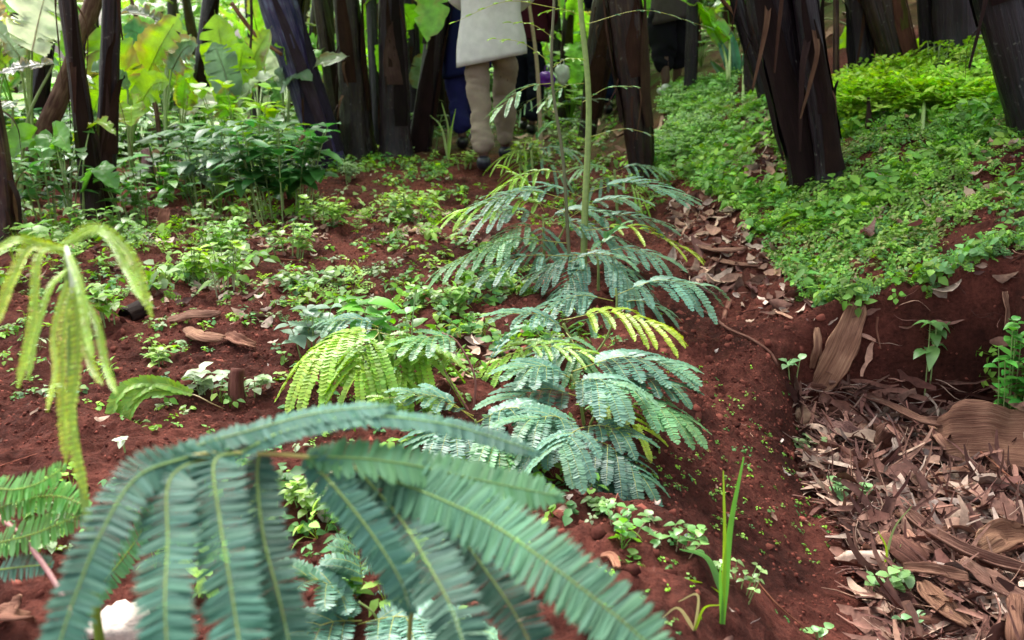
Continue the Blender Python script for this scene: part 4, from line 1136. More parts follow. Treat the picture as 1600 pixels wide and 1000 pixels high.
bag("plastic_bag", "white plastic bag just right of the purple one", 878, 116, 8.5, 20, 26, (0.72, 0.72, 0.75), 5)
# ================================================================== twice pinnate legume seedlings
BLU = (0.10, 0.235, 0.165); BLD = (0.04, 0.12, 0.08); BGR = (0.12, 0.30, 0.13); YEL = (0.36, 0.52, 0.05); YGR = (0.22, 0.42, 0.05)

def legume(label, base, stems, leaves, name="legume_seedling", seed=0, stemcol=(0.20, 0.27, 0.07)):
    """stems: list of (pixel points, width px); leaves: (p0, p1, plen px, pairs, colour, droop, depth shift)"""
    B = GP(*base); dB = depth(B)
    root = thing(name, label, "seedling", B)
    for pts, w in stems:
        q = [B if i == 0 and p == 'b' else P(p[0], p[1], dB + (p[2] if len(p) > 2 else 0)) for i, p in enumerate(pts)]
        if pts[0] == 'b': q[0] = B - np.array([0, 0, .02])
        m = MB(); tube(m, curve(q, 24), np.linspace(1, .7, 24) * w * dB / FPX / 2, 8, stemcol, True, 0.04, seed); m.build("stem", M_STALK, root)
    for i, (p0, p1, pl, pairs, col, droop, ds) in enumerate(leaves):
        A = P(*p0, dB + ds); E = P(*p1, dB + ds - 0.06)
        k = dB / FPX
        near = dB < 2.6
        m = MB()
        compound(m, A, E, 0.12, max(4, pairs - 1), pl * k, 0.035 * min(1.2, max(.4, pl / 75)) * (.8 if col in (YEL, YGR) else 1), 22 if near else 18, col, droop * .8, 60, seed * 50 + i, 0.12,
                 close=(0.45 if col in (YEL, YGR) else 0.05), rcol=(0.42, 0.44, 0.10))
        m.build("leaf", M_LEG, root)
    return root

legume("tallest legume seedling, its green stalk rising through the top of the view", (912, 425),
       [(['b', (914, 330), (920, 160), (908, 20), (903, -60)], 11)],
       [((918, 300), (1050, 300), 75, 8, BLU, .25, 0), ((915, 310), (800, 300), 60, 7, BLU, .3, .1), ((918, 215), (1035, 216), 16, 5, BLU, .3, 0), ((915, 38), (1098, 40), 24, 7, BLU, .25, 0),
        ((915, 360), (1062, 385), 55, 7, YEL, .45, -.1), ((912, 350), (1020, 345), 60, 7, BLU, .4, .1), ((910, 160), (985, 135), 26, 5, BGR, .3, .1), ((912, 130), (850, 160), 30, 5, BGR, .3, .0),
        ((916, 390), (980, 420), 55, 6, BLU, .5, -.1), ((908, 25), (848, 20), 20, 5, YGR, .3, 0)], seed=1)
legume("dark stalked legume seedling beside the tallest one, drooping pale leaves on its left", (894, 458),
       [(['b', (888, 380), (880, 250), (862, 120), (866, 0), (868, -50)], 6)],
       [((884, 330), (722, 330), 62, 8, YGR, .55, 0), ((882, 310), (760, 315), 55, 7, BLU, .4, 0), ((888, 380), (700, 415), 60, 8, BGR, .5, 0), ((888, 400), (740, 440), 55, 7, BLU, .5, -.1),
        ((862, 130), (785, 165), 40, 6, BGR, .4, 0), ((863, 100), (770, 60), 18, 5, YGR, .5, 0), ((864, 105), (902, 92), 18, 5, YGR, .4, 0), ((866, 60), (795, 35), 18, 4, YGR, .3, 0),
        ((868, 12), (712, 34), 12, 7, YGR, .1, -.1), ((885, 270), (790, 290), 46, 6, YGR, .5, .1), ((888, 410), (960, 400), 50, 6, BLU, .5, -.1)], seed=2, stemcol=(0.10, 0.10, 0.04))
legume("slender young seedling stalk with pinkish bark just left of the tall ones", (846, 250),
       [(['b', (843, 170), (838, 90), (826, 0), (822, -40)], 7)],
       [((846, 200), (905, 190), 36, 6, BGR, .3, 0), ((845, 180), (930, 155), 36, 6, BLU, .3, 0), ((846, 215), (800, 235), 40, 6, YEL, .5, 0), ((842, 150), (800, 190), 30, 6, BGR, .5, 0)], seed=3, stemcol=(0.34, 0.24, 0.16))
legume("seedling with a fan of pale blue-green fingers reaching over the furrow edge", (962, 500),
       [(['b', (964, 470), (962, 450)], 5)],
       [((960, 462), (1095, 445), 78, 7, (0.13, .28, .20), .75, 0), ((958, 470), (850, 480), 60, 7, BLU, .5, 0), ((962, 475), (1030, 480), 50, 5, BLU, .6, 0.1), ((955, 480), (900, 520), 50, 6, BGR, .6, -.05)], seed=4)
legume("seedling with yellow-green finger leaves hanging right, in the middle of the row", (905, 570),
       [(['b', (895, 540), (880, 505)], 6), (['b', (940, 540), (960, 500)], 4)],
       [((880, 500), (1030, 510), 68, 8, YEL, .6, 0), ((885, 515), (800, 490), 60, 7, BLU, .4, .05), ((890, 540), (760, 575), 66, 7, YGR, .5, 0), ((895, 530), (830, 560), 50, 6, BLU, .5, -.05),
        ((885, 520), (905, 560), 50, 5, BGR, .5, -.1)], seed=5)
legume("wide blue-green seedling whose leaves spread over the ridge shoulder", (915, 665),
       [(['b', (905, 620), (892, 585)], 6), (['b', (940, 630), (965, 600)], 5)],
       [((895, 580), (1050, 570), 86, 8, BLU, .45, .1), ((890, 590), (820, 575), 70, 7, BLU, .4, 0), ((900, 600), (1062, 650), 72, 8, BGR, .5, 0), ((895, 600), (960, 600), 76, 7, (0.13, .28, .20), .7, -.1),
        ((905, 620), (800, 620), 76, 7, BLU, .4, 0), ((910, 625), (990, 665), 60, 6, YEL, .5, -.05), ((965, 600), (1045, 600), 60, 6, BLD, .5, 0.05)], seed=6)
legume("dark blue-green legume seedling low on the ridge shoulder below the wide one", (925, 745),
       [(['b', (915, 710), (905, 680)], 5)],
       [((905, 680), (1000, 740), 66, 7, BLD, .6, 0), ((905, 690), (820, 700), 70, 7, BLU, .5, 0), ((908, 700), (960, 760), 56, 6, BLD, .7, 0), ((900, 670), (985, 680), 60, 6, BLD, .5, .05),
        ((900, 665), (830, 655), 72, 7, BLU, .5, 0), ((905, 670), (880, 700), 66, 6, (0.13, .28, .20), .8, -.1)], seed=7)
legume("seedling spreading pale feather leaves between the big foreground frond and the row", (745, 720),
       [(['b', (748, 680), (742, 655)], 5), (['b', (700, 690), (690, 650)], 4)],
       [((745, 660), (840, 640), 76, 7, BLU, .6, 0), ((742, 665), (670, 690), 80, 7, BLU, .6, -.05), ((740, 655), (650, 615), 60, 7, BLU, .4, .1), ((745, 670), (790, 715), 70, 6, BGR, .7, -.1), ((740, 650), (600, 622), 40, 7, YGR, .3, .15)], seed=8)
legume("seedling with arching green fingers and two pink stalks, left of the row", (738, 640),
       [(['b', (742, 590), (715, 535), (690, 520)], 4), (['b', (700, 590), (690, 560)], 4)],
       [((742, 590), (640, 545), 70, 7, YGR, .45, .05), ((715, 535), (655, 530), 60, 6, BGR, .5, 0), ((780, 560), (905, 550), 50, 7, YGR, .4, .1), ((760, 575), (800, 520), 40, 6, BLU, .4, .1)], seed=9, stemcol=(0.30, 0.12, 0.10))
legume("young legume seedling drooping yellow-green fingers behind the frond, left of centre", (595, 625),
       [(['b', (598, 560), (590, 515)], 6)],
       [((590, 515), (500, 545), 88, 7, (.26, .46, .045), 1.0, 0), ((592, 520), (560, 580), 80, 6, YGR, 1.1, -.1), ((594, 520), (660, 560), 86, 7, YGR, 1.1, 0), ((592, 512), (530, 500), 60, 6, BLU, .6, .1), ((596, 540), (630, 590), 70, 6, YGR, 1.2, -.05)], seed=10)
legume("small pale seedling at the bottom edge under the big frond", (600, 985),
       [(['b', (585, 960), (560, 940)], 5)],
       [((560, 975), (700, 985), 90, 7, (0.13, .28, .20), .4, 0), ((560, 960), (480, 900), 80, 7, BLU, .4, .05), ((570, 950), (560, 860), 80, 7, BLU, .5, .1), ((565, 970), (460, 1000), 80, 6, BLU, .5, 0)], seed=11)

legume("seedling fanning blue-green leaves across the gap at the foot of the tallest one", (850, 410),
       [(['b', (850, 370), (848, 335)], 5), (['b', (875, 370), (890, 340)], 4)],
       [((848, 340), (760, 335), 66, 7, BLU, .5, 0), ((850, 345), (930, 330), 66, 7, BLU, .45, 0), ((848, 350), (770, 380), 60, 7, BGR, .6, -.1), ((855, 350), (960, 370), 62, 7, BLU, .5, -.1), ((890, 340), (985, 310), 60, 7, (0.13, .28, .20), .4, 0.1), ((850, 345), (845, 395), 56, 6, BLU, .6, -.1), ((850, 330), (800, 270), 50, 6, YGR, .5, .1)], seed=21)
legume("seedling with silvery blue leaves halfway between the tallest one and the centre clump", (935, 455),
       [(['b', (935, 420), (932, 395)], 5)],
       [((932, 398), (1030, 400), 62, 7, BLU, .5, 0), ((932, 400), (850, 420), 62, 7, BLU, .5, 0), ((934, 405), (985, 440), 62, 7, (0.13, .28, .20), .6, -.1), ((930, 405), (880, 450), 58, 7, BLU, .6, -.1), ((932, 396), (960, 360), 50, 6, BGR, .4, .1)], seed=22)
legume("small bright seedling between the shoes and the thin pinkish stalk", (835, 300),
       [(['b', (832, 260), (830, 235)], 5)],
       [((830, 238), (790, 245), 40, 6, YGR, .6, 0), ((830, 240), (890, 235), 46, 7, BLU, .5, 0), ((830, 245), (800, 280), 44, 6, YGR, .7, 0), ((832, 245), (880, 275), 44, 6, BLU, .6, 0), ((830, 235), (850, 200), 36, 5, BGR, .4, 0)], seed=23)
legume("seedling in shade between the tallest stalk and the reddish brown stem", (965, 330),
       [(['b', (962, 290), (960, 265)], 5)],
       [((960, 268), (1020, 262), 46, 7, BLU, .5, 0), ((960, 270), (905, 262), 46, 7, BGR, .5, 0), ((962, 275), (1000, 305), 44, 6, YGR, .7, 0), ((960, 275), (920, 300), 44, 6, BLU, .6, 0)], seed=24)

# ------------------------------------------------------------------ the big frond in the foreground
base = np.array([-0.10, 0.80, float(H(-0.10, 0.80))])
root = thing("legume_frond", "huge out of focus blue-green feather leaf arching over the bottom left", "seedling", base)
def PX(l): return [P(*p) for p in l]
m = MB()
tube(m, curve([base, P(640, 980, .98), P(690, 860, .92), P(650, 772, .84)], 24), np.linspace(.0035, .002, 24), 8, (0.20, 0.22, 0.06), True)
m.build("stem", M_STALK, root)
m = MB()
tube(m, curve(PX([(650, 772, .84), (560, 735, .80), (480, 714, .77), (375, 708, .74), (300, 712, .72), (215, 745, .71)]), 30), np.linspace(.0022, .0012, 30), 8, (0.55, 0.48, 0.14), True)
m.build("rachis", M_STALK, root)
UPV = (0, -0.75, 0.75)
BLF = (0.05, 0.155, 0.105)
FR = [
    ([(300, 712, .72), (215, 745, .69), (160, 830, .655), (118, 930, .63), (85, 1030, .61)], 100, 46, BLF, UPV, .12),
    ([(345, 708, .735), (268, 745, .70), (262, 850, .66), (258, 940, .63), (262, 1040, .61)], 112, 48, BLF, UPV, .0),
    ([(375, 708, .74), (335, 722, .715), (343, 810, .68), (358, 900, .65), (378, 1030, .62)], 118, 48, BLF, UPV, .0),
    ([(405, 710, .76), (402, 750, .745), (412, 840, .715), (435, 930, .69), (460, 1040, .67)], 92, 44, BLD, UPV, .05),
    ([(215, 748, .71), (300, 700, .73), (395, 672, .755), (500, 645, .78), (610, 634, .81)], 66, 56, BLF, (0, -.25, 1), .18),
    ([(375, 708, .74), (450, 672, .76), (560, 650, .79), (680, 660, .82), (760, 680, .83), (838, 706, .83)], 60, 58, BLF, (0, -.3, 1), .15),
    ([(480, 714, .77), (560, 716, .775), (650, 728, .79), (740, 748, .80), (870, 775, .81)], 88, 50, (0.075, .22, .09), (0, -.5, .9), .05),
    ([(560, 735, .80), (660, 768, .78), (770, 820, .75), (870, 890, .715), (960, 960, .69), (1040, 1030, .67)], 122, 62, (0.09, .23, .13), UPV, .0),
    ([(480, 714, .77), (535, 775, .755), (585, 840, .74), (625, 905, .73), (640, 950, .725)], 80, 38, BLF, UPV, .05),
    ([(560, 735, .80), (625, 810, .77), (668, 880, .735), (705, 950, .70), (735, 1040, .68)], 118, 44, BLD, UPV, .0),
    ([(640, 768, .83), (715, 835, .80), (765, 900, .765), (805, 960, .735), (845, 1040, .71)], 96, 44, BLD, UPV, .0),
]
for i, (pts, w, cnt, col, up, cl) in enumerate(FR):
    m = MB(); q = curve(PX(pts), 40)
    pinna(m, q, up, w * .93 * pts[2][2] / FPX, int(cnt * 1.15), col, 0.0010, 14, cl * -1 + 0.02, 0.24, (0.24, 0.38, 0.10), 0.9, seed=700 + i, over=1.3, jit=.8)
    m.build("pinna", M_FROND, root)

# ------------------------------------------------------------------ wilting yellow-green shoot at the left
base = np.array([-0.42, 0.78, float(H(-0.42, 0.78))])
root = thing("drooping_shoot", "yellow-green shoot with limp hanging fingers at the left edge", "seedling", base)
m = MB(); tube(m, curve([base, P(150, 960, .82), P(154, 900, .84), P(131, 775, .86), P(113, 640, .87), P(108, 500, .88), P(103, 388, .88)], 40), np.linspace(.0055, .0028, 40), 10, (0.18, 0.30, 0.04), True, 0.05)
m.build("stem", M_STALK, root)
m = MB(); tube(m, curve(PX([(103, 388, .87), (112, 420, .85), (118, 470, .84)]), 10), np.linspace(.003, .0035, 10), 8, (0.45, 0.52, 0.35), True)
m.build("bud", M_STALK, root)
SH = [([(100, 380), (150, 356), (205, 400), (237, 492)], 34), ([(103, 382), (160, 362), (195, 415), (222, 470)], 26), ([(100, 388), (50, 385), (22, 430), (-8, 510)], 36), ([(98, 390), (62, 400), (52, 500), (30, 602)], 28),
      ([(108, 420), (80, 450), (58, 520), (45, 590)], 24), ([(112, 450), (100, 520), (98, 610), (104, 720)], 34), ([(118, 450), (122, 560), (112, 660), (135, 775)], 36), ([(118, 450), (150, 500), (165, 570), (182, 615)], 24),
      ([(122, 455), (128, 520), (145, 575), (160, 600)], 26), ([(100, 395), (70, 385), (30, 375), (-10, 395)], 30), ([(110, 400), (125, 440), (135, 500), (145, 560)], 28), ([(105, 440), (85, 520), (88, 580), (75, 640)], 22)]
for i, (pts, w) in enumerate(SH):
    m = MB(); dd = .86 - .012 * (i % 4)
    q = curve([P(p[0], p[1], dd - .02 * k) for k, p in enumerate(pts)], 30)
    pinna(m, q, (0.2 * math.sin(i), -.8, .6), w * dd / FPX * 0.74, 38, [(0.36, .52, .035), (0.28, .48, .04), (0.44, .56, .04)][i % 3], 0.0013, 32, 0.35, 0.15, (0.36, 0.55, 0.06), 0.8, seed=800 + i, over=.75)
    m.build("leaf", M_LEG, root)
# the single arched leaf and the fern like one at the left edge
base = GP(352, 640)
root = thing("drooping_leaf_sprig", "single yellow-green arched sprig bending left from beside the brown stump", "seedling", base)
m = MB(); d0 = depth(base) - .1; tube(m, curve([base, P(330, 630, d0), P(300, 616, d0), P(255, 612, d0)], 16), .0016, 6, (0.42, 0.32, 0.16), True); m.build("stem", M_STALK, root)
for i, pts in enumerate([[(300, 614), (240, 600), (190, 640), (152, 722)], [(290, 612), (235, 612), (205, 640), (190, 700)], [(280, 612), (230, 596), (185, 618), (165, 690)]]):
    m = MB(); q = curve([P(*p, d0 - .02 * k) for k, p in enumerate(pts)], 30)
    pinna(m, q, (0, -.8, .6), 26 * d0 / FPX * 1.2, 34, YGR, 0.0012, 48, 0.3, 0.1, (0.4, .5, .08), .8, seed=850 + i); m.build("leaf", M_LEG, root)
base = np.array([-0.95, 1.12, float(H(-0.95, 1.12))])
root = thing("legume_seedling", "bright fern like leaves on a pink stalk at the lower left edge", "seedling", base)
m = MB(); tube(m, curve([P(-60, 770, 1.25), P(20, 825, 1.15), P(80, 900, 1.08), P(125, 990, 1.02), P(140, 1060, 1.0)], 24), .0035, 8, (0.36, 0.16, 0.15), True); m.build("stem", M_STALK, root)
for i, (pts, w, c) in enumerate([([(-20, 800), (40, 780), (90, 775), (135, 790)], 62, (0.14, .38, .08)), ([(-10, 850), (50, 835), (100, 815), (140, 800)], 62, (0.15, .38, .10)), ([(0, 890), (40, 885), (80, 882)], 46, BLU), ([(-20, 760), (20, 765), (60, 755), (100, 730)], 50, (0.14, .38, .08)), ([(120, 960), (170, 900), (215, 840), (235, 790)], 54, BGR)]):
    m = MB(); q = curve([P(*p, 1.14 - .02 * k) for k, p in enumerate(pts)], 30)
    pinna(m, q, UPV, w * 1.14 / FPX, 30, c, 0.001, 15, .0, .2, (0.3, .5, .08), .7, seed=870 + i); m.build("leaf", M_LEG, root)

# ================================================================== herbs and weeds one can tell apart
def herb(label, px, py, h, spread, nst, lpx, col, seed=0, shape='ovate', asp=0.6, name="weed", cat="weed", nodes=4, scol=(0.25, 0.34, 0.12), lean=(0, 0), group=None, mat=None, droop=0.35, top=False, hgt0=0.0):
    B = GP(px, py); d = depth(B); k = d / FPX
    root = thing(name, label, cat, B, group)
    r = np.random.default_rng(seed + 500)
    ms, ml = MB(), MB()
    for s in range(nst):
        a = r.uniform(0, 6.28); q = math.sqrt(r.random()) * spread * k
        tip = B + np.array([math.cos(a) * q + lean[0] * k, math.sin(a) * q * .8, h * k * r.uniform(.65, 1.0)])
        b0 = B + np.array([math.cos(a) * q * .55, math.sin(a) * q * .5, -.01]) if nst > 3 else B + [0, 0, -.01]
        b0[2] = float(H(b0[0], b0[1])) - .01
        c = curve([b0, (b0 + tip) / 2 + [0, 0, .12 * h * k], tip], 12)
        tube(ms, c, np.linspace(.9, .5, 12) * max(.0012, 1.4 * k), 5, scol, False)
        if nst <= 6: ms.build("stem", M_STALK, root); ms = MB()
        for j in range(nodes):
            t = (0.35 + 0.65 * (j + 1) / nodes) if not top else 1.0
            p = c[min(int(t * 11), 11)]
            for e in (0, 1):
                aa = a + j * 1.57 + e * math.pi + r.normal(0, .35)
                leaf(ml, p, (math.cos(aa), math.sin(aa), .35 + .3 * r.normal()), lpx * k * r.uniform(.6, 1.15) * (1.1 - .3 * t), lpx * k * asp * r.uniform(.7, 1.1), droop=droop, shape=shape, n=6, fold=.18, col=np.array(col) * r.uniform(.75, 1.25), wave=.12, seed=int(r.integers(50)))
    if nst > 6: ms.build("stem", M_STALK, root)
    ml.build("foliage", mat or M_LEAF, root)
    return root
DG = (0.055, 0.20, 0.045); MG = (0.12, 0.34, 0.05); LG = (0.28, 0.52, 0.05); SG = (0.20, 0.34, 0.20)
herb("dark green broad leaved shrub at the foot of the leaning blue stem", 440, 338, 150, 85, 20, 46, DG, 1, name="leafy_shrub", cat="shrub", nodes=5)
herb("taller lime topped shrub behind the dark green one", 395, 300, 165, 75, 14, 40, LG, 2, name="leafy_shrub", cat="shrub", nodes=4)
herb("silvery leaved shrub between the black thin stem and the dark shrub", 320, 325, 125, 60, 12, 40, SG, 3, name="leafy_shrub", cat="shrub", nodes=4, asp=.5)
herb("low bright weed patch by the foot of the violet-grey stem", 225, 350, 90, 70, 11, 30, MG, 4, name="leafy_shrub", cat="shrub")
herb("dim leafy shrub behind the slim brown stem at the far left", 80, 345, 110, 70, 12, 34, (0.09, .26, .06), 5, name="leafy_shrub", cat="shrub")
herb("plant with one round pale leaf standing over the drooping shoot", 55, 392, 45, 6, 1, 44, (0.25, .5, .10), 6, shape='heart', asp=.95, nodes=2, droop=.1)
herb("lime weed on a thin pale stalk, left of the bare red patch", 350, 462, 85, 34, 6, 30, LG, 7, name="weed", scol=(.35, .36, .2))
herb("lime weed with serrated bunched leaves at the left of the pale stalked one", 300, 448, 62, 34, 7, 27, LG, 8)
herb("leafy weed in front of the dark shrub, at the edge of the red soil", 345, 400, 62, 48, 9, 24, (0.22, .48, .06), 9)
herb("light green weed growing under the right side of the dark shrub", 450, 395, 50, 50, 8, 24, (0.26, .46, .09), 10)
herb("light green weed right of the dark shrub, on the crumbly soil", 505, 350, 42, 46, 7, 24, (0.30, .50, .10), 11)
herb("pale small leaved herb at the foot of the dark brown stem", 545, 282, 34, 26, 8, 15, (0.32, .46, .24), 12)
herb("upright small herb between the dark stems and the navy trousers", 668, 235, 60, 30, 7, 22, (0.16, .34, .10), 13)
herb("tall thin grassy weed left of the khaki trousers", 678, 215, 100, 14, 3, 18, (0.26, .42, .14), 14, asp=.3)
herb("lime weed mound between the path and the tall seedlings", 640, 345, 48, 46, 8, 22, (0.28, .48, .07), 15)
herb("yellowish weed just right of the shoes of the khaki one", 822, 264, 44, 26, 9, 24, (0.32, .50, .05), 16, asp=.4)
herb("small weed left of the thin seedling stalk, by the shoe", 725, 262, 26, 34, 6, 16, (0.26, .42, .08), 17)
herb("broad leaved plant with a large heart shaped leaf, centre left", 578, 560, 95, 48, 5, 66, (0.12, .40, .05), 18, shape='ovate', asp=.62, nodes=2, name="broad_leaf_weed", droop=.5)
herb("pale silver leaved weed left of the heart leaved plant", 490, 555, 78, 40, 6, 40, (0.24, .38, .26), 19, nodes=3, asp=.6)
herb("upright herb ending in two green ear like leaves, centre", 640, 610, 175, 18, 2, 42, (0.14, .42, .05), 20, nodes=2, name="broad_leaf_weed", scol=(.30, .42, .2))
herb("small leaf tufts right of the ear leaved herb", 700, 480, 36, 46, 7, 24, (0.22, .42, .10), 21)
herb("creeping pale weed in the bare soil above the heart leaved plant", 470, 452, 24, 60, 8, 22, (0.24, .38, .16), 22)
herb("wilting pale leaved weed left of the brown stump", 325, 618, 45, 28, 6, 34, (0.40, .52, .32), 23, nodes=2)
herb("small pale weed right of the brown stump", 395, 618, 34, 22, 5, 28, (0.34, .48, .24), 24, nodes=2)
herb("low weed with a yellowish leaf at the left of the wilting pale one", 250, 570, 20, 36, 5, 26, (0.28, .46, .10), 25, nodes=2)
herb("lime leaved weed behind the hanging fingers of the drooping shoot", 172, 505, 60, 28, 6, 32, (0.24, .48, .05), 26, nodes=3)
herb("tiny whitish sprout under the arched sprig", 196, 706, 24, 6, 2, 22, (0.5, .58, .42), 27, nodes=1)
herb("pale sprout in the red soil left of the drooping shoot fingers", 78, 622, 20, 14, 3, 26, (0.36, .5, .22), 28, nodes=2)
herb("seedling with three pale leaves at the lip of the furrow, left of the tan slab", 1240, 598, 36, 20, 4, 26, (0.28, .50, .22), 29, nodes=1)
herb("weed with broad pale leaves hanging on the shaded furrow wall", 1462, 560, 62, 38, 5, 36, (0.20, .42, .12), 30, nodes=2, droop=.7)
herb("leafy bush at the right edge beside the large fibrous slab", 1592, 668, 170, 60, 26, 30, (0.10, .36, .06), 31, name="leafy_shrub", cat="shrub")
herb("cluster of round leaved seedlings on the furrow side", 1322, 790, 44, 30, 7, 22, (0.26, .48, .20), 32, nodes=2, shape='heart', asp=.85)
herb("pale seedlings just above the round leaved cluster", 1258, 705, 26, 34, 6, 18, (0.30, .46, .20), 33, nodes=2)
herb("light green seedling clump at the foot of the soil slope, lower right", 1385, 930, 50, 30, 7, 28, (0.24, .46, .16), 34, nodes=2)
herb("sprawling weed with pinkish runners and a tiny violet bloom, below the row", 1050, 850, 34, 62, 9, 26, (0.20, .42, .12), 35, nodes=2, scol=(.42, .30, .20))
herb("sprawling weed tucked under the dark seedling", 968, 838, 42, 44, 7, 26, (0.18, .40, .12), 36, nodes=2, scol=(.42, .30, .20))
herb("small pale weed at the foot of the tall grass blade", 1150, 912, 26, 46, 8, 17, (0.28, .46, .16), 37, nodes=2)
herb("little green seedling at the bottom edge, right of the grass", 1282, 1002, 20, 14, 3, 26, (0.24, .48, .16), 38, nodes=1)
herb("little green seedling in the mulch at the bottom edge", 1418, 985, 30, 20, 4, 22, (0.26, .50, .22), 39, nodes=1)
herb("low green weed right of the bottom centre, behind the frond tip", 940, 800, 24, 30, 6, 18, (0.24, .42, .14), 40)
herb("lime leaved weed seen through the gap in the big frond", 485, 800, 60, 44, 7, 28, (0.30, .50, .10), 41)
herb("weed with one bright leaf in the lower gap of the big frond", 530, 930, 34, 22, 3, 46, (0.16, .46, .06), 42, nodes=2)
herb("leafy herb hugging the lower end of the slim brown stem, in shade", 160, 375, 50, 60, 9, 24, (0.20, .42, .08), 43)
herb("small herb in the crook right of the reddish brown stem", 1045, 292, 34, 34, 8, 18, (0.18, .40, .06), 44)
herb("upright lime herb breaking the skyline over the feathery herbs", 1462, 122, 60, 30, 7, 18, (0.30, .52, .06), 45, nodes=3)
herb("second lime herb standing over the feathery herbs, near the right stem", 1520, 118, 44, 28, 6, 18, (0.30, .52, .06), 46, nodes=3)

m = MB(); f_ = GP(1075, 838, .03)
for i in range(5):
    a = i * 1.257; leaf(m, f_, (math.cos(a), math.sin(a), .5), .007, .006, col=(0.42, .25, .62), n=4)
tag(m.build("flower", M_LEAF, None, origin=f_), "tiny violet flower open among the sprawling runners", "flower")

def grass(label, base, tips, w, col, name="grass_tuft"):
    B = GP(*base); d = depth(B); root = thing(name, label, "grass", B)
    for i, (mx_, my_, tx, ty, ww) in enumerate(tips):
        m = MB(); q = curve([B, P(mx_, my_, d - .02), P(tx, ty, d - .03)], 20)
        ribbon(m, q, (0.15 * i, -1, .1), ww * d / FPX / 2 * prof('grass', np.linspace(0, .98, 20)) + .0006, 3, .35, col if i % 2 == 0 else LG, .02, i)
        m.build("blade", M_LEAF, root)
grass("tall single grass with two upright blades standing alone on the red slope", (1128, 975), [(1140, 830, 1162, 714, 14), (1132, 850, 1130, 735, 8), (1125, 900, 1128, 880, 8)], 1, (0.13, .42, .07))
grass("arching grass blade curving left of the tall grass", (1130, 930), [(1105, 872, 1062, 858, 12), (1090, 910, 1065, 905, 8)], 1, (0.12, .32, .10))
grass("thin wispy grass in the mulch above the lower right seedlings", (1378, 905), [(1395, 830, 1425, 790, 5), (1385, 860, 1372, 830, 5), (1400, 870, 1408, 850, 4)], 1, (0.24, .34, .14))
grass("dry curled grass by the left of the tall grass foot", (1085, 985), [(1060, 950, 1035, 965, 6), (1100, 950, 1125, 945, 5), (1090, 930, 1060, 940, 5)], 1, (0.36, .34, .16))
grass("thin upright grass at the edge of the hidden soil, in front of the navy legs", (700, 250), [(690, 200, 672, 180, 5), (705, 205, 712, 170, 5), (700, 200, 690, 160, 5)], 1, (0.30, .45, .12))

# ================================================================== dead sheaths, sticks, stones
def slab(label, pts, w, curl=0.5, tint=(1, 1, 1), name="dead_sheath", h=0.02, up=(0, -.4, 1), seed=0, group=None, shape=0.5, cat="dead sheath", straight=False):
    q = [GP(p[0], p[1], p[2] if len(p) > 2 else h) for p in pts]
    if straight: q = [q[0], (q[0] + q[-1]) / 2 + np.array([0, -.03, .01]), q[-1]]
    d = depth(q[0]); c = curve(q, 18)
    n, k = 18, 11
    T, Sd, N = frames(c, up)
    r = np.random.default_rng(seed)
    u = np.linspace(-1, 1, k); t = np.linspace(0, 1, n)
    hw = w * d / FPX / 2 * (1 - shape * np.abs(2 * t - 1) ** 3) * (1 + .3 * fbm(t * 5 + seed, t * 0 + seed, seed, 2))
    ang = u * max(curl, .01) * 1.6
    R_ = hw / max(curl * 1.6, .01)
    x = R_[:, None] * np.sin(ang)[None, :]; z = -R_[:, None] * (np.cos(ang)[None, :] - math.cos(ang[-1]))
    z = -z if seed % 2 else z * 1.0
    z = z + hw[:, None] * .5 * fbm(t[:, None] * 4 + seed, u[None, :] * 1.5, seed + 3, 3)
    tt = t[:, None] + .09 * vnoise(u[None, :] * 6 + seed, t[:, None] * 0 + seed, 9) * np.where(t[:, None] > .5, 1, -1) * (np.abs(2 * t[:, None] - 1) ** 2)
    cc = np.stack([np.interp(np.clip(tt, 0, 1), t, c[:, a]) for a in range(3)], -1)
    v = cc + x[..., None] * Sd[:, None, :] + z[..., None] * N[:, None, :]
    L_ = np.linalg.norm(c[-1] - c[0])
    fl = np.stack(np.broadcast_arrays(u[None, :] * hw[:, None], np.full((n, k), seed * .11), t[:, None] * L_), -1)
    i = np.arange(n - 1)[:, None] * k; j = np.arange(k - 1)[None, :]
    m = MB(); m.add(v.reshape(-1, 3), np.stack([i + j, i + j + 1, i + k + j + 1, i + k + j], -1).reshape(-1, 4), tint, fl.reshape(-1, 3))
    o = m.build(name, M_SHEATH, None, origin=q[0])
    so = o.modifiers.new("thickness", 'SOLIDIFY'); so.thickness = 0.0035; so.offset = 0
    return tag(o, label, cat, group)
slab("tall tan fibrous sheath slab propped against the furrow wall", [(1275, 618, .0), (1295, 570, .02), (1322, 520, .03), (1342, 474, .03)], 44, .35, (1.5, 1.4, 1.2), seed=2, up=(-.3, -1, .35), straight=True)
slab("short split splinter leaning beside the tall tan slab", [(1268, 575, .0), (1278, 535, .03), (1276, 512, .05)], 14, .3, (1.2, 1.1, .95), seed=3, up=(0, -1, .35), straight=True)
slab("large flat fibrous brown slab lying at the right edge", [(1462, 690, .06), (1530, 682, .10), (1625, 690, .09)], 110, .22, (1.05, .92, .82), seed=4, shape=.2, up=(0, -.9, .8))
slab("curled upright piece of dark sheath standing in the mulch", [(1378, 712, .0), (1384, 690, .05), (1390, 668, .13)], 50, .9, (.6, .5, .5), seed=5, up=(-1, -.4, .2))
slab("long curved rim of brown sheath bridging the furrow bottom", [(1318, 606, .04), (1385, 628, .09), (1450, 655, .10), (1510, 652, .10), (1562, 628, .10)], 22, .9, (.75, .65, .62), seed=6)
slab("rolled mauve-grey sheath lying left of the upright piece", [(1280, 652, .05), (1320, 668, .07), (1362, 690, .05)], 48, .95, (.75, .68, .8), seed=8)
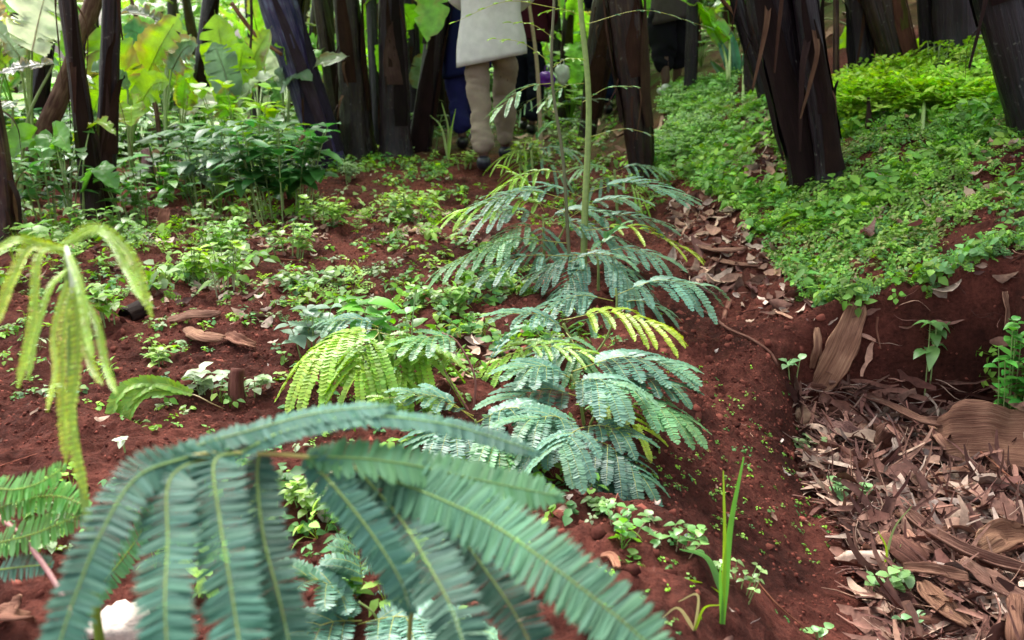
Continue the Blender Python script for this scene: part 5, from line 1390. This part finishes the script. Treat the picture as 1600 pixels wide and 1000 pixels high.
slab("pale shredded ragged strip beside the large flat slab", [(1452, 655, .05), (1465, 680, .06), (1492, 715, .03)], 16, .4, (1.7, 1.6, 1.5), seed=9)
slab("long thick brown sheath like a log across the lower mulch", [(1415, 798, .05), (1480, 840, .07), (1540, 868, .07), (1625, 895, .06)], 34, .95, (.72, .62, .62), seed=10)
slab("humped tan sheath at the right edge above the long brown one", [(1528, 852, .06), (1570, 832, .09), (1625, 835, .07)], 66, .6, (1.05, .95, .8), seed=12)
slab("tan curled sheath pointing down right near the bottom", [(1438, 905, .05), (1470, 940, .06), (1515, 975, .05)], 40, .7, (1.1, 1.0, .85), seed=14)
slab("grey weathered sheath ending at the right edge, under the long brown one", [(1500, 872, .06), (1550, 905, .06), (1620, 945, .06)], 38, .5, (.95, .85, .85), seed=16)
slab("pinkish brown flat sheath left of the long brown one", [(1392, 835, .05), (1415, 858, .06), (1450, 880, .05)], 56, .3, (.95, .75, .72), seed=17)
slab("brown sheath strip crossing above the tan curled one", [(1410, 885, .06), (1460, 888, .07), (1515, 902, .06)], 28, .6, (.8, .68, .62), seed=18)
slab("upright tan post of sheath in the bottom right corner", [(1590, 1025, .02), (1588, 985, .06), (1586, 930, .09)], 36, .8, (1.0, .85, .75), seed=19, up=(0, -.8, .8))
slab("bleached torn flake right of the wispy grass", [(1370, 845, .03), (1395, 840, .04), (1410, 850, .03)], 26, .4, (1.9, 1.8, 1.65), seed=20)
slab("bleached narrow flake below the wispy grass tips", [(1415, 828, .04), (1435, 850, .05), (1460, 862, .03)], 18, .4, (1.9, 1.75, 1.65), seed=21)
slab("pale short fibre bundle on the soil at the upper right edge", [(1570, 455, .02), (1578, 480, .03), (1575, 512, .02)], 16, .5, (1.2, 1.1, 1.0), seed=22)
slab("white pointed chip lying by the tall tan slab", [(1342, 522, .012), (1355, 526, .014), (1368, 533, .01)], 10, .3, (2.6, 2.6, 2.6), seed=23, name="pale_chip", cat="chip")
slab("white splinter on the soil above the lip of the furrow", [(1208, 484, .01), (1224, 491, .012), (1238, 498, .01)], 7, .3, (2.3, 2.2, 2.1), seed=24, name="pale_chip", cat="chip")
slab("brown sheath strip lying in the shallow trough beyond the furrow", [(1090, 385, .02), (1125, 392, .03), (1165, 388, .02)], 16, .5, (.9, .8, .78), seed=25)
slab("second brown strip in the trough, nearer the green bank", [(1110, 402, .02), (1150, 412, .03), (1185, 415, .02)], 12, .5, (.8, .7, .66), seed=26)
slab("curled dry leaf with an upturned tan edge, left of the bare patch", [(292, 515, .01), (315, 525, .03), (350, 530, .015)], 26, .5, (1.3, 1.15, 1.0), seed=27, name="dry_leaf", cat="dry leaf")
slab("second curled dry leaf right of the upturned one", [(350, 522, .02), (375, 530, .03), (400, 540, .01)], 24, .5, (1.25, 1.0, .9), seed=28, name="dry_leaf", cat="dry leaf")
slab("pale brown dry leaf below the lime weed, pointing right", [(262, 500, .01), (300, 492, .03), (345, 488, .01)], 20, .5, (1.0, .85, .8), seed=29, name="dry_leaf", cat="dry leaf")
slab("pinkish dry leaf standing folded in front of the dark shrubs", [(252, 366, .0), (254, 348, .05), (258, 325, .12)], 22, .6, (1.2, .85, .8), seed=30, name="dry_leaf", cat="dry leaf", up=(0, -1, .1))
slab("lilac-grey dead leaf hanging upright between the left shrubs", [(234, 300, .05), (232, 275, .15), (226, 232, .30)], 22, .4, (1.1, 1.0, 1.5), seed=31, name="dry_leaf", cat="dry leaf", up=(0, -1, .1))
slab("brown dry leaves heap at the lower left corner", [(-10, 960, .02), (20, 950, .05), (52, 965, .02)], 46, .5, (1.0, .8, .72), seed=32, name="dry_leaf", cat="dry leaf")
slab("tan dead leaf under the tip of the big frond", [(905, 965, .01), (925, 975, .02), (945, 985, .01)], 24, .4, (1.5, 1.2, 1.0), seed=33, name="dry_leaf", cat="dry leaf")
slab("pale curled dead leaf on the soil right of the big frond", [(938, 868, .01), (955, 866, .02), (965, 885, .01)], 14, .5, (1.5, 1.2, 1.0), seed=34, name="dry_leaf", cat="dry leaf")
slab("whitish torn leaf pieces on the soil beyond the bare patch", [(638, 362, .01), (660, 358, .02), (682, 366, .01)], 12, .3, (2.2, 2.1, 2.1), seed=35, name="dry_leaf", cat="dry leaf")
slab("pinkish white torn leaf at the feet of the tallest seedling", [(838, 445, .02), (855, 435, .03), (868, 420, .02)], 14, .3, (1.9, 1.6, 1.6), seed=36, name="dry_leaf", cat="dry leaf")
rr2 = random.Random(9)
for i in range(26):
    px = rr2.uniform(1300, 1590); py = rr2.uniform(700, 990)
    if px < 1300 + (py - 700) * .45: continue
    a = rr2.uniform(-.9, .9); L = rr2.uniform(22, 60)
    slab("strip of dead brown banana sheath jumbled in the furrow mulch", [(px - L * math.cos(a), py - L * math.sin(a) * .6, .015), (px, py, .035), (px + L * math.cos(a), py + L * math.sin(a) * .6, .015)], rr2.uniform(8, 22), rr2.uniform(.2, .8), [(.9, .75, .7), (1.2, 1.05, .95), (.65, .52, .5), (1.0, .8, .72)][i % 4], seed=40 + i, group="strips of dead sheath in the furrow")

def stick(label, pts, w, name="twig", cat="twig", tint=(1.2, 1, .95), h=.008):
    q = [GP(p[0], p[1], p[2] if len(p) > 2 else h) for p in pts]
    m = MB(); tube(m, curve(q, 26), np.linspace(1, .6, 26) * w * depth(q[0]) / FPX / 2, 7, tint, True, .15, int(w)); return tag(m.build(name, M_BARK, None, origin=q[0]), label, cat)
stick("thin brown root lying down the ridge shoulder towards the furrow lip", [(1078, 478), (1110, 492), (1135, 512), (1175, 530), (1205, 552), (1215, 572)], 6, "root", "root")
stick("pale short twig on the soil at the top of the root", [(1140, 470), (1133, 490), (1128, 512)], 9, tint=(2.0, 1.7, 1.6))
stick("pale root hanging out of the furrow wall", [(1372, 495, .0), (1370, 515, .01), (1376, 545, .01)], 4, "root", "root", (2.2, 1.9, 1.7))
stick("pale straw lying across the large flat slab", [(1525, 700, .06), (1560, 730, .05), (1612, 775, .05)], 4, "straw", "straw", (2.6, 2.0, 1.6))
stick("brown stick standing at the foot of the soil slope", [(1332, 905, .0), (1340, 875, .02), (1352, 848, .04)], 6, tint=(1.8, 1.1, .9))
stick("thin pink straw on the red soil at the left edge", [(0, 728), (40, 715), (78, 702)], 2.5, "straw", "straw", (2.6, 1.6, 1.4))
stick("thin straw on the bare red patch", [(395, 400), (440, 405), (480, 408)], 2.5, "straw", "straw", (2.2, 1.5, 1.2))
stick("curled tendril of root on the soil below the dark seedling", [(958, 800), (962, 780), (972, 760), (985, 752)], 3, "root", "root", (2.4, 1.7, 1.5))
stick("long pale straw slanting over the soil below the violet bloom", [(1180, 905), (1215, 945), (1262, 985)], 3, "straw", "straw", (2.4, 1.9, 1.4))
B = GP(370, 628); d = depth(B)
root = thing("stump", "short reddish brown stump beside the wilting pale weed", "stump", B)
m = MB(); c = curve([B - [0, 0, .02], P(368, 605, d), P(371, 576, d)], 12); tube(m, c, 12 * d / FPX * np.linspace(1.1, .8, 12), 14, (1.1, .75, .75), True, .25, 4); m.build("bark", M_BARK, root)
# hollow dark stalk end
c0 = GP(196, 496, .0); c1 = GP(224, 482, .01)
m = MB(); q = curve([c0, (c0 + c1) / 2, c1], 10); dd = depth(c0)
tube(m, q, 15 * dd / FPX, 16, (.16, .14, .15), False, .1, 3); tube(m, q[::-1], 11 * dd / FPX, 16, (.10, .09, .09), False, .1, 3)
tag(m.build("hollow_log", M_BARK, None, origin=c0), "dark hollow log end lying behind the drooping shoot", "log")
def stone(label, px, py, w, h, tint, seed):
    b = GP(px, py, .0); d = depth(b); k = d / FPX
    u = np.linspace(0, np.pi, 12)[:, None]; a = np.linspace(0, 2 * np.pi, 18, endpoint=False)[None, :]
    q = 1 + .8 * fbm(np.cos(a) * np.sin(u) * 1.5 + seed, np.sin(a) * np.sin(u) * 1.5 + u, seed, 3)
    v = np.stack([w * k / 2 * np.sin(u) * np.cos(a) * q, w * k / 2 * np.sin(u) * np.sin(a) * q, h * k / 2 * np.cos(u) * q + .2 * h * k], -1).reshape(-1, 3) + b
    i = np.arange(11)[:, None] * 18; j = np.arange(18)[None, :]; kk = (j + 1) % 18
    m = MB(); m.add(v, np.stack([i + j, i + kk, i + 18 + kk, i + 18 + j], -1).reshape(-1, 4), tint)
    tag(m.build("stone", M_CRUMB, None, origin=b), label, "stone")
stone("cream white stone under the left fingers of the big frond", 176, 985, 92, 50, (0.50, .42, .36), 1)
stone("whitish pebble seen through the gap in the big frond", 512, 808, 26, 26, (0.6, .5, .45), 2)
stone("pale round pebble at the bottom edge in the mulch", 1445, 985, 24, 18, (0.42, .30, .26), 3)
stone("small white pebble in the mulch right of the bleached flakes", 1472, 852, 20, 10, (0.65, .6, .56), 4)
stone("crumbly tan clod at the left end of the furrow bottom", 1248, 655, 30, 30, (0.34, .22, .14), 5)
c0 = GP(1095, 182, .03)
m = MB(); leaf(m, c0 + [-.05, 0, .02], (1, .2, .1), .11, .09, n=6, fold=.4, col=(.7, .72, .68), wave=.6); tag(m.build("scrap", M_PLASTIC, None, origin=c0), "crumpled white scrap on the path beside the feathery herbs", "litter")
